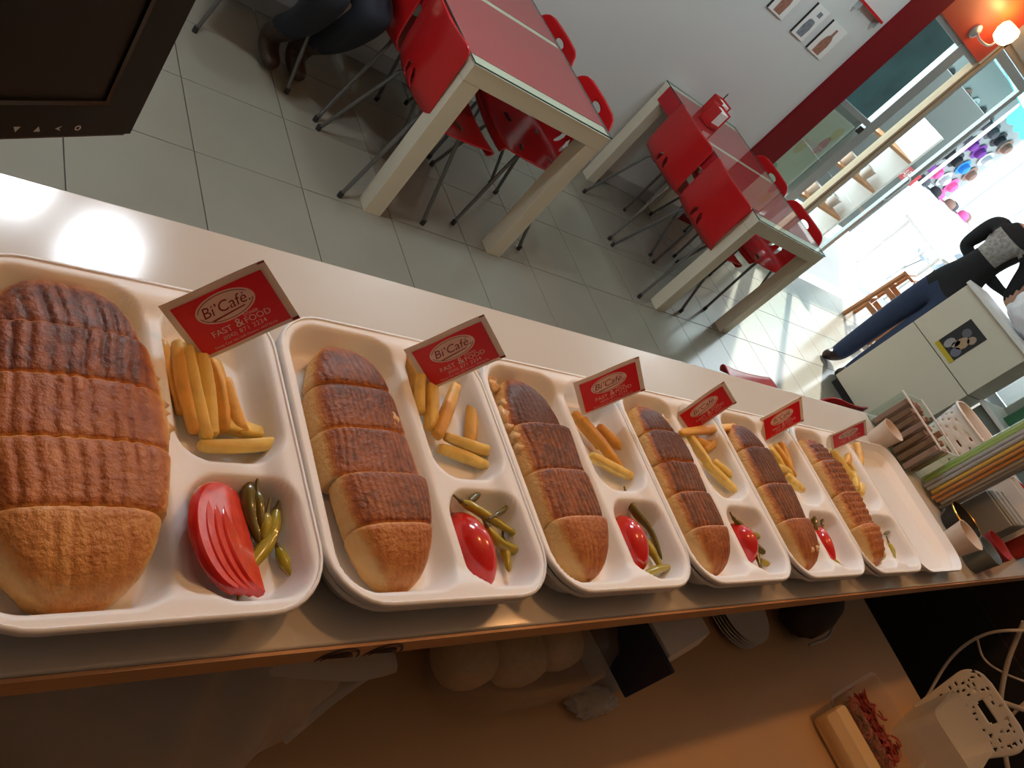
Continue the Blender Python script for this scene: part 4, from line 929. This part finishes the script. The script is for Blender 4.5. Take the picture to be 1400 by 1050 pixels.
# wipes in a row, white box, baskets
m_wipe = [mat('grey_wipe_%d' % q, c, .35) for q, c in enumerate(((.30, .33, .34), (.22, .25, .26), (.38, .40, .40)))]
for q in range(9):
    o = MB().box((-.0045, -.040, 0), (.0045, .040, .075 + .003 * (q % 3)), bev=.0025).build('wipe_sachet', m_wipe[q % 3]); o.location = (.850 + q * .0115, -1.995, ZC + .0015); o.rotation_euler = (0, .06, .12)
    tag(o, 'grey foil wipe sachet standing in a row beside the white carton', 'sachet', 'grey wipe sachets')
t = thing('white_carton', 'open white carton standing between the wipe sachets and the red basket', 'carton', (.985, -1.985, ZC), .12)
MB().box((-.026, -.055, 0), (-.0235, .055, .105)).build('carton_side', m_paper, t, smooth=False); MB().box((.0235, -.055, 0), (.026, .055, .105)).build('carton_side', m_paper, t, smooth=False)
MB().box((-.0233, -.055, 0), (.0233, -.0525, .09)).build('carton_side', m_paper, t, smooth=False); MB().box((-.0233, .0525, 0), (.0233, .055, .105)).build('carton_side', m_paper, t, smooth=False); MB().box((-.0233, -.0523, 0), (.0233, .0523, .07)).build('napkin_stack', m_paper, t, smooth=False)
def basket(x, y, lab, mt, fill, rx=.055, ry=.075, h=.10, holes=True, seed=1):
    t = thing('plastic_basket', lab, 'basket', (x, y, ZC), .1)
    n = 64; rows = 24; vs = []; fs = []
    for j in range(rows + 1):
        z = h * j / rows; f = .82 + .18 * j / rows
        for i in range(n): a = 2 * PI * i / n; ex = math.copysign(abs(math.cos(a)) ** .6, math.cos(a)); ey = math.copysign(abs(math.sin(a)) ** .6, math.sin(a)); vs.append((rx * f * ex, ry * f * ey, z))
    for j in range(rows):
        for i in range(n):
            if holes and 2 < j < rows - 3 and j % 3 == 1 and (i + 2 * (j // 3)) % 4 == 0: continue
            fs.append((j * n + i, j * n + (i + 1) % n, (j + 1) * n + (i + 1) % n, (j + 1) * n + i))
    fs.append(tuple(reversed(range(n)))); mb = MB(); mb.add(vs, fs); o = mb.build('basket_wall', mt, t); md = o.modifiers.new('thick', 'SOLIDIFY'); md.thickness = .0025; md.offset = -1
    MB().tube([(rx * math.copysign(abs(math.cos(a)) ** .6, math.cos(a)), ry * math.copysign(abs(math.sin(a)) ** .6, math.sin(a)), h) for a in [2 * PI * i / 40 for i in range(41)]], .003, 6).build('rim', mt, t)
    rnd = random.Random(seed)
    for q in range(7):
        o = MB().rings([rrect(-.027, .027, -.018, .018, .003, o_, z_) for o_, z_ in ((-.004, -.001), (0, .001), (-.004, .003))]).build('red_sachet', fill)
        o.location = (x + rnd.uniform(-.018, .018), y + rnd.uniform(-.035, .035), ZC + .03 + .009 * q); o.rotation_euler = (rnd.uniform(-.5, .5), rnd.uniform(-.4, .4), rnd.uniform(0, 3)); tag(o, 'small red sachet lying in the ' + ('white perforated' if holes else 'red') + ' basket', 'sachet', 'red sachets in the ' + ('white' if holes else 'red') + ' basket')
basket(1.035, -1.805, 'white perforated plastic basket holding red sachets, behind the straws', m_white, m_chred)
basket(1.085, -2.005, 'red plastic basket of red sachets beyond the white carton', m_chred, m_chred, .06, .08, .085, False, 4)

# ------------------------------------------------------------------ under the bar
m_dark = mat('dark_brown_plastic', (.03, .018, .012), .6); m_label = mat('navy_label', (.006, .012, .05), .5)
def carrier(x, y, lab):
    t = thing('plastic_carrier', lab, 'bag', (x, y, ZW)); rnd = random.Random(5); n = 44; rs = []
    for j in range(17):
        f = j / 16; z = .003 + .215 * f; w_ = .145 * (.75 + .35 * math.sin(PI * min(1, f * .8 + .15))) * (1 - .25 * f ** 4); d_ = .085 * (.7 + .4 * math.sin(PI * min(1, f * .85 + .1))) * (1 - .45 * f ** 3)
        rs.append([(w_ * math.cos(a) * (1 + .05 * math.sin(7 * a + 5 * f) + .05 * math.sin(17 * a + 9 * f)), d_ * math.sin(a) * (1 + .08 * math.sin(5 * a + 7 * f) + .06 * math.sin(13 * a)), z + .006 * math.sin(9 * a)) for a in [2 * PI * k / n for k in range(n)]])
    MB().rings(rs, True, False).build('bag_body', m_bag, t, ang=80)
    for s in (-1, 1):
        p = catmull([(.03, .03 * s, .205), (.10, .035 * s - .01, .20), (.17, .02 * s - .015, .165), (.185, .0 - .02, .12), (.15, -.03, .085), (.09, -.055, .08)], 6); MB().tube(p, [.022 - .008 * math.sin(PI * k / (len(p) - 1)) for k in range(len(p))], 8, flat=.25).build('bag_handle', m_bag, t)
carrier(-.645, -2.035, 'translucent white plastic carrier bag on the worktop under the bar')
crumpled('dark_jar', (-.60, -2.01, ZW + .006), (.07, .045, .075), mat('brown_jar', (.10, .025, .02), .4), 'dark red-brown packed goods inside the plastic carrier bag', 'packet', 12, .08, 3)
t = thing('green_bottle', 'green bottle beside the carrier bag under the bar', 'bottle', (-.452, -1.955, ZW)); MB().lathe([(.022, 0), (.024, .004), (.024, .13), (.012, .17), (.010, .20)], 20).build('bottle_body', mat('dark_green_glass', (.004, .05, .016), .2), t); MB().lathe([(.012, .2002), (.012, .222)], 14).build('cap', m_dark, t)
t = thing('red_jar', 'red lidded jar at the far end of the worktop', 'jar', (-.835, -2.10, ZW)); MB().lathe([(.034, 0), (.036, .01), (.036, .07), (.03, .08)], 24).build('jar_body', mat('red_glass', (.10, .004, .006), .3), t); MB().lathe([(.034, .0802), (.034, .10), (.031, .103)], 24).build('lid', m_dark, t)
for q, (x, y, r) in enumerate(((-.275, -2.040, .042), (-.195, -2.045, .044), (-.115, -2.035, .042))):
    o = crumpled('bread_roll', (x, y, ZW + .004), (r, r * .9, .035), m_crumb, 'bread roll in the clear bag on the worktop under the bar', 'bread roll', 30 + q, .05, 3); o['group'] = 'bread rolls in the clear bag'
crumpled('clear_bread_bag', (-.195, -2.040, ZW + .001), (.15, .075, .066), thin('crinkled_clear_film', (.92, .90, .88), .2, 1.4, haze=.16, hazecol=(.8, .75, .7)), 'crinkled clear plastic bag around bread rolls under the bar', 'bag', 9, .10)
t = thing('paper_packet', 'white paper packet with a navy flap beside the clear bread bag', 'packet', (.04, -2.050, ZW), .2)
MB().rings([[(x * s, y * s, z) for x, y in ((-.07, -.05), (.07, -.05), (.075, .05), (-.07, .05))] for s, z in ((.95, 0), (1, .01), (1.0, .10), (.85, .135))]).build('packet_body', m_paper, t); MB().box((-.082, -.062, .05), (-.0735, .05, .14), bev=.002).build('navy_flap', m_label, t)
crumpled('film_scrap', (-.055, -2.115, ZW), (.038, .018, .014), m_bag, 'small crumpled scrap of milky plastic film on the worktop', 'scrap', 14, .75, 4)
for q in range(5):
    o = MB().lathe([(.035, 0), (.05, .004), (.068, .014), (.0685, .0155), (.066, .0150), (.048, .0065), (.001, .0045)], 32).build('saucer', m_white); o.location = (.40, -2.015, ZW + .0005 + q * .0062); tag(o, 'white saucer in the stack on the worktop under the bar', 'saucer', 'stacked saucers under the bar')
t = thing('black_pouch', 'black soft pouch with a zip lying under the bar beside the saucers', 'pouch', (.64, -2.03, ZW), .3)
o = crumpled('pouch_body', (0, 0, 0), (.10, .05, .05), m_dark, None, None, 15, .1, 3); o.parent = t
MB().tube(catmull([(-.07, -.05, .03), (-.02, -.062, .045), (.04, -.06, .04), (.085, -.045, .025)], 5), .003, 6).build('zip', m_alu, t)
# box of cheese and shredded filling
t = thing('food_container', 'clear plastic container with two compartments on the lit part of the worktop', 'container', (.62, -2.275, ZW), .10)
m_clear = thin('clear_tub', (.95, .93, .9), .1, 1.45, haze=.10, hazecol=(.9, .8, .7))
mb = MB(); mb.rings([rrect(-.115, .115, -.085, .085, .02, o_, z_) for o_, z_ in ((-.012, .001), (-.004, .05), (0, .058), (.004, .060), (.004, .062), (-.002, .061), (-.006, .05), (-.014, .003))], True, True); mb.build('tub', m_clear, t)
MB().box((-.006, -.076, .004), (-.003, .076, .052), bev=.001).build('divider', m_clear, t)
o = MB().rings([rrect(-.047, .047, -.065, .065, .012, o_, z_) for o_, z_ in ((-.002, 0), (0, .003), (0, .024), (-.003, .028))]).build('cheese_block', mat('pale_cheese', (.86, .62, .32), .5, noise=.06, scale=20, sss=.2)); o.location = (.62 - .055, -2.275 - .006, ZW + .0035); o.rotation_euler.z = .10; tag(o, 'pale cheese block in the clear two-part container', 'cheese')
rnd = random.Random(21); mb = MB()
for q in range(300):
    c = Vector((rnd.uniform(.015, .090), rnd.uniform(-.060, .060), .008 + .034 * rnd.random() * (1 - abs(rnd.uniform(-.6, .6))))); a = rnd.uniform(0, 6.3); d = Vector((math.cos(a), math.sin(a), rnd.uniform(-.3, .3))) * .012; s_ = Vector((-d.y, d.x, .003)) * .5
    mb.tube(catmull([c - d, c + s_, c + d], 3), [.0022, .003, .003, .003, .003, .003, .0022], 5, flat=.5)
o = mb.build('shredded_filling', mat('dried_red_shreds', (.34, .035, .015), .4, noise=.5, scale=80)); o.location = (.62, -2.275, ZW + .002); o.rotation_euler.z = .10; tag(o, 'dark red shredded filling heaped in the clear container', 'filling', kind='stuff')
# white basket with a perforated handle wall
t = thing('handled_basket', 'white plastic basket with perforated wall and handle slot beside the food container', 'basket', (.885, -2.33, ZW), .15)
def perforated(w0, w1, h):
    nx, nz = 44, 44; vs = []; ok = []; rnd = random.Random(2); hol = []
    for _ in range(400):
        a, z = rnd.uniform(-.085, .085), rnd.uniform(.035, h - .012)
        if (abs(a) < .036 and abs(z - (h - .040)) < .018) or abs(a) > w0 + (w1 - w0) * z / h - .014: continue
        if all(math.hypot(a - p[0], z - p[1]) > .0105 for p in hol): hol.append((a, z))
    hol = hol[:70]
    slot = lambda a, z: sdrr(a, z, -.026, .026, h - .047, h - .033, .0065)
    for i in range(nx + 1):
        for j in range(nz + 1):
            z = h * j / nz; tp = z / h; wv = w0 + (w1 - w0) * tp; e = h - z
            if e < .05: wv *= .45 + .55 * math.sqrt(max(0, 1 - (1 - e / .05) ** 2))
            a = (2 * i / nx - 1) * wv; vs.append((a, z))
    fs = []
    for i in range(nx):
        for j in range(nz):
            q = [i * (nz + 1) + j, (i + 1) * (nz + 1) + j, (i + 1) * (nz + 1) + j + 1, i * (nz + 1) + j + 1]; ca = sum(vs[k][0] for k in q) / 4; cz = sum(vs[k][1] for k in q) / 4
            if slot(ca, cz) < 0 or any(math.hypot(ca - p[0], cz - p[1]) < .0030 for p in hol): continue
            fs.append(q)
    return vs, fs
pv, pf = perforated(.062, .098, .165)
mb = MB(); mb.add([(.085 + .02 * z / .165 , a, z) for a, z in pv], pf); o = mb.build('handle_wall', m_white, t); md = o.modifiers.new('thick', 'SOLIDIFY'); md.thickness = .003
mb = MB(); mb.rings([[(x * f, y * f, z) for x, y, _ in rrect(-.085, .083, -.062, .062, .02)] for f, z in ((.97, 0), (1.0, .05), (1.03, .10), (1.04, .10), (1.01, .05), (.95, .004))]); mb.build('basket_body', m_white, t)
# cables at the end of the worktop
m_cable = mat('white_cable', (.70, .62, .54), .5); 
for q, (pts, r, lab) in enumerate((([(1262, 962), (1300, 900), (1345, 868), (1400, 862)], .004, 'thin white cable beside the basket, running up to the bar'), ([(1320, 942), (1350, 952), (1375, 962), (1410, 972)], .0065, 'thick white cable crossing behind the basket handle'),
                                ([(1400, 850), (1378, 905), (1368, 960), (1372, 1010), (1382, 1060)], .006, 'thick white cable hanging down past the basket'), ([(1335, 870), (1345, 900), (1372, 920), (1410, 935)], .003, 'thin white cable looping under the bar end'), ([(1350, 1000), (1375, 985), (1410, 955)], .004, 'thin white cable near the lower edge of the basket'))):
    zs = [.93, .95, .98, 1.0, 1.0]; P = [px(u, v, 1.28 + .02 * k + .04 * q) for k, (u, v) in enumerate(pts)]
    P.append(Vector((1.622, max(-2.7, min(-1.9, P[-1].y - .03)), max(.2, min(1.05, P[-1].z - .02)))))      # plugged into the appliance
    o = MB().tube(catmull(P, 8), r, 8).build('cable', m_cable); tag(o, lab, 'cable', 'white cables')
t = thing('appliance_housing', 'black appliance housing behind the white cables at the worktop end', 'appliance', (1.75, -2.3, 0)); MB().box((-.12, -.45, .02), (.35, .45, 1.12), bev=.01).build('housing', m_dark, t); MB().box((-.128, -.35, .3), (-.1205, .35, .9), bev=.002).build('door_panel', m_rubber, t)

# ------------------------------------------------------------------ street outside
gr = MB().box((-3, WY + .35, -.12), (40, 16, -.02)).build('street_pavement', mat('pale_paving', (.62, .62, .60), .7, noise=.06, scale=2)); tag(gr, kind='structure')
st = MB().box((-3.4, WY + .2, -.12), (10.4, WY + .35, -.01)).build('door_step', mat('step_stone', (.6, .6, .58), .6)); tag(st, kind='structure')
m_tealc = mat('teal_awning_cloth', (.02, .52, .50), .7); m_bluegrey = mat('blue_grey_panel', (.12, .22, .27), .4); m_conc = mat('pale_facade', (.24, .25, .25), .8, noise=.05, scale=2); m_shop = mat('shop_grey', (.30, .32, .33), .6)
def row_building(x0, x1, y, h, lab, mt, nwin):
    t = thing('row_building', lab, 'building', ((x0 + x1) / 2, y, -.02)); w_ = (x1 - x0) / 2
    MB().box((-w_, 0, 0), (w_, 4, h)).build('facade', mt, t, smooth=False)
    MB().box((-w_ + .1, -.06, 3.0), (w_ - .1, -.001, 3.5), bev=.01).build('fascia', m_bluegrey, t)
    for k in range(nwin):
        cx = -w_ + (k + .5) * 2 * w_ / nwin; f = MB().box((cx - .45, -.05, 4.0), (cx + .45, -.001, 5.2)).build('window', m_white, t, smooth=False); MB().box((cx - .38, -.055, 4.07), (cx + .38, -.051, 5.13)).build('pane', m_bluegrey, f, smooth=False)
        MB().box((cx - .8, -.04, .1), (cx + .8, -.001, 2.7)).build('shop_front', m_shop, t, smooth=False)
row_building(6, 18, 9.0, 7, 'pale two-storey building across the street, nearest the shop window', m_conc, 5)
row_building(18.1, 32, 9.5, 8, 'pale building further down the street', mat('cream_facade', (.62, .60, .54), .8), 5)
def awning(x, y, z, w_, d, lab, mt=m_tealc):
    t = thing('awning_stall', lab, 'stall', (x, y, -.02)); n = 24
    mb = MB(); mb.rings([[(-w_ / 2, 0, z + .35), (-w_ / 2, -d, z), (-w_ / 2, -d, z - .012), (-w_ / 2, .0, z + .338)], [(w_ / 2, 0, z + .35), (w_ / 2, -d, z), (w_ / 2, -d, z - .012), (w_ / 2, 0, z + .338)]]); mb.build('canopy', mt, t, smooth=False)
    vs = []; 
    for k in range(n * 2 + 1): x_ = -w_ / 2 + w_ * k / (2 * n); vs += [(x_, -d - .002, z - .005), (x_, -d - .002, z - .20 - .05 * abs(math.sin(PI * k / 4)))]
    o = MB().add(vs, [(2 * k, 2 * k + 2, 2 * k + 3, 2 * k + 1) for k in range(n * 2)]).build('valance', mt, t, smooth=False); md = o.modifiers.new('thick', 'SOLIDIFY'); md.thickness = .006
    for x_ in (-w_ / 2 + .04, w_ / 2 - .04): MB().tube([(x_, -d + .05, 0), (x_, -d + .05, z + .0)], .025, 8).build('post', m_white, t)
    MB().box((-w_ / 2, -d + .2, .72), (w_ / 2, 0, .78), bev=.01).build('table_board', m_white, t); MB().box((-w_ / 2 + .05, -d + .25, 0), (w_ / 2 - .05, -.05, .719)).build('skirt', mat('stall_skirt', (.55, .6, .6), .7), t, smooth=False)
    MB().box((-w_ / 2, -.06, .781), (w_ / 2, -.02, z + .2)).build('back_board', m_conc, t, smooth=False)
    return t
awning(12.6, 5.3, 2.35, 3.6, 1.4, 'market stall with a teal awning full of dark hats and bags')
awning(8.9, 6.4, 2.5, 2.4, 1.2, 'smaller market stall with a teal awning seen through the window')
HC = [('black', (.012, .012, .016)), ('purple', (.14, .02, .22)), ('dark grey', (.06, .06, .07)), ('pink', (.75, .10, .30)), ('blue', (.02, .20, .60)), ('pale grey', (.5, .5, .52)), ('brown', (.22, .12, .09))]
HM = [mat('hat_' + n.replace(' ', '_'), c, .8) for n, c in HC]
rnd = random.Random(17)
hat_me = [MB().lathe([(.13, 0), (.135, .006), (.085, .015), (.085, .06), (.07, .10), (.03, .12), (.001, .122)], 16, ey=1.15).mesh('hat', q) for q in HM]
for r_ in range(4):
    for q in range(9):
        ci = rnd.choice([0, 0, 0, 1, 2, 2, 3, 4, 5, 6]); o = link('hat', hat_me[ci]); o.location = (11.0 + q * .38 + .1 * (r_ % 2), 5.215, .95 + r_ * .33); o.rotation_euler = (PI / 2, rnd.uniform(-.4, .4), 0)
        tag(o, HC[ci][0] + ' hat hanging on the back board of the teal-awning stall', 'hat', 'hats on the market stall')
for q in range(10):
    ci = rnd.choice([0, 1, 2, 3, 5, 6]); o = link('hat', hat_me[ci]); o.location = (11.0 + q * .34, 4.45 + .1 * (q % 2), .76); tag(o, HC[ci][0] + ' hat lying on the table board of the teal-awning stall', 'hat', 'hats on the market stall')
# poster, drinks cooler, shelf and banner right behind the glass
t = thing('window_poster', 'pale poster with pink lettering behind the lower shop window', 'poster', (4.215, WY + .085, .84))
MB().box((-.205, 0, -.32), (.205, .006, .33)).build('sheet', mat('pale_poster', (.62, .68, .58), .6, noise=.12, scale=6), t, smooth=False)
for k, (x, z, w_, h_, c) in enumerate(((-.07, .02, .05, .07, (.62, .58, .36)), (.10, .10, .045, .08, (.62, .30, .32)), (.12, .22, .05, .06, (.62, .60, .34)), (-.12, -.22, .05, .05, (.35, .45, .42)))):
    MB().add([(x + w_ * math.cos(q * PI / 6), -.0008, z + h_ * math.sin(q * PI / 6)) for q in range(12)], [tuple(range(12))]).build('printed_patch', mat('poster_ink_%d' % k, c, .6), t, smooth=False)
mb = MB(); put_text(mb, 'corium', .11, .0, .075, -.0016); mb.build('lettering', mat('poster_pink', (.78, .60, .70), .6), t, smooth=False)
t = thing('added_sun_shade', 'added unseen grey-blue canopy keeping sun off the shop window', 'awning', (4.7, WY + .2, 2.62))  # unseen canopy, put in to shade the cooler and window
MB().rings([[(x, 0, 0), (x, 1.5, -.32), (x, 1.5, -.335), (x, 0, -.015)] for x in (-1.1, .75)]).build('canopy', mat('sun_shade_cloth', (.10, .22, .25), .8), t, smooth=False)
for x in (-1.08, .73): MB().tube([(x, 0, -.40), (x, 1.45, -.345)], .012, 6).build('arm', m_alu, t)
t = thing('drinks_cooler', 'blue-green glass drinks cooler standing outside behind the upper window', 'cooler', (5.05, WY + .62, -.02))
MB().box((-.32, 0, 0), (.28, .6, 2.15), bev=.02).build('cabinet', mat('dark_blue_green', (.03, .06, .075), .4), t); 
MB().box((-.29, -.012, 1.22), (.25, -.001, 2.1), bev=.004).build('teal_front', mat('teal_panel', (.022, .085, .10), .3, noise=.7, scale=5), t); MB().box((-.29, -.012, .15), (.25, -.001, 1.19), bev=.004).build('glass_door', mat('grey_cooler_door', (.10, .115, .105), .25), t)  # upper front is dark teal glass, its own colour
t = thing('outdoor_shelf', 'wooden shelf with white pots outside the narrow window pane', 'shelf', (6.25, WY + 1.0, -.02))
for z in (.35, .75, 1.15): MB().box((-.455, -.15, z), (.455, .15, z + .03), bev=.004).build('shelf_board', mat('orange_wood', (.45, .20, .07), .6), t)
for x in (-.48, .48): MB().box((x - .02, -.15, 0), (x + .02, .15, 1.5), bev=.003).build('upright', m_white, t)
for k in range(8):
    o = MB().lathe([(.045, 0), (.06, .11), (.065, .115), (.055, .115), (.04, .02)], 16).build('white_pot', m_white); o.location = (5.92 + (k % 4) * .22, WY + 1.0, -.02 + (.3802 if k < 4 else .7802)); tag(o, 'white pot on the wooden outdoor shelf', 'pot', 'white pots on the outdoor shelf')
t = thing('red_banner', 'red banner with white lettering on the grey board outside the door', 'banner', (7.55, 2.48, .99)); MB().box((-.42, 0, -.075), (.42, .02, .075), bev=.003).build('board', mat('banner_red', (.62, .03, .05), .6), t)
mb = MB(); put_text(mb, 'CAFE', .13, .12, 0, -.001); mb.build('lettering', m_white, t, smooth=False)
t = thing('grey_board', 'tall grey notice board outside the glass door', 'board', (7.3, 2.52, -.02)); MB().box((-.75, 0, .15), (.72, .05, 1.9), bev=.01).build('panel', mat('grey_board', (.13, .15, .15), .6), t)
for x in (-.6, .6): MB().tube([(x, .025, 0), (x, .025, .1495)], .02, 8).build('foot', m_alu, t)
# wooden stool and white furniture by the open door
SX, SY = 6.35, .78
t = thing('wooden_stool', 'wooden slatted high stool in the sunlit doorway', 'stool', (SX, SY, 0), .3); mw = mat('warm_wood', (.38, .15, .05), .5, noise=.2, scale=20, stretch=(10, 10, 1))
for a in (-1, 1):
    for b_ in (-1, 1): MB().tube([(a * .19, b_ * .17, 0), (a * .15, b_ * .14, .60)], .022, 8).build('leg', mw, t)
for z in (.18, .38):
    for a in (-1, 1): MB().box((a * .165 - .012, -.13, z), (a * .165 + .012, .13, z + .05), bev=.003).build('rail', mw, t); MB().box((-.15, a * .15 - .012, z + .03), (.15, a * .15 + .012, z + .08), bev=.003).build('rail', mw, t)
for k in range(5): MB().box((-.19, -.16 + k * .066, .601), (.19, -.105 + k * .066, .625), bev=.004).build('seat_slat', mw, t)
t = thing('white_table', 'white table standing in the sun outside the open door', 'table', (8.6, 1.95, -.02)); MB().box((-.5, -.35, .70), (.5, .35, .74), bev=.01).build('table_top', m_white, t)
for a in (-1, 1):
    for b_ in (-1, 1): MB().tube([(a * .44, b_ * .29, 0), (a * .44, b_ * .29, .6995)], .022, 8).build('leg', m_white, t)
t = thing('grey_chair', 'pale grey moulded chair beside the white table outside', 'chair', (9.7, 2.3, -.02), 2.4); o = link('seat_shell', shell_me.copy(), t); o.data.materials.clear(); o.data.materials.append(mat('grey_plastic', (.22, .26, .30), .4)); md = o.modifiers.new('thick', 'SOLIDIFY'); md.thickness = .006
for l in legs_me: link('leg', l, t)
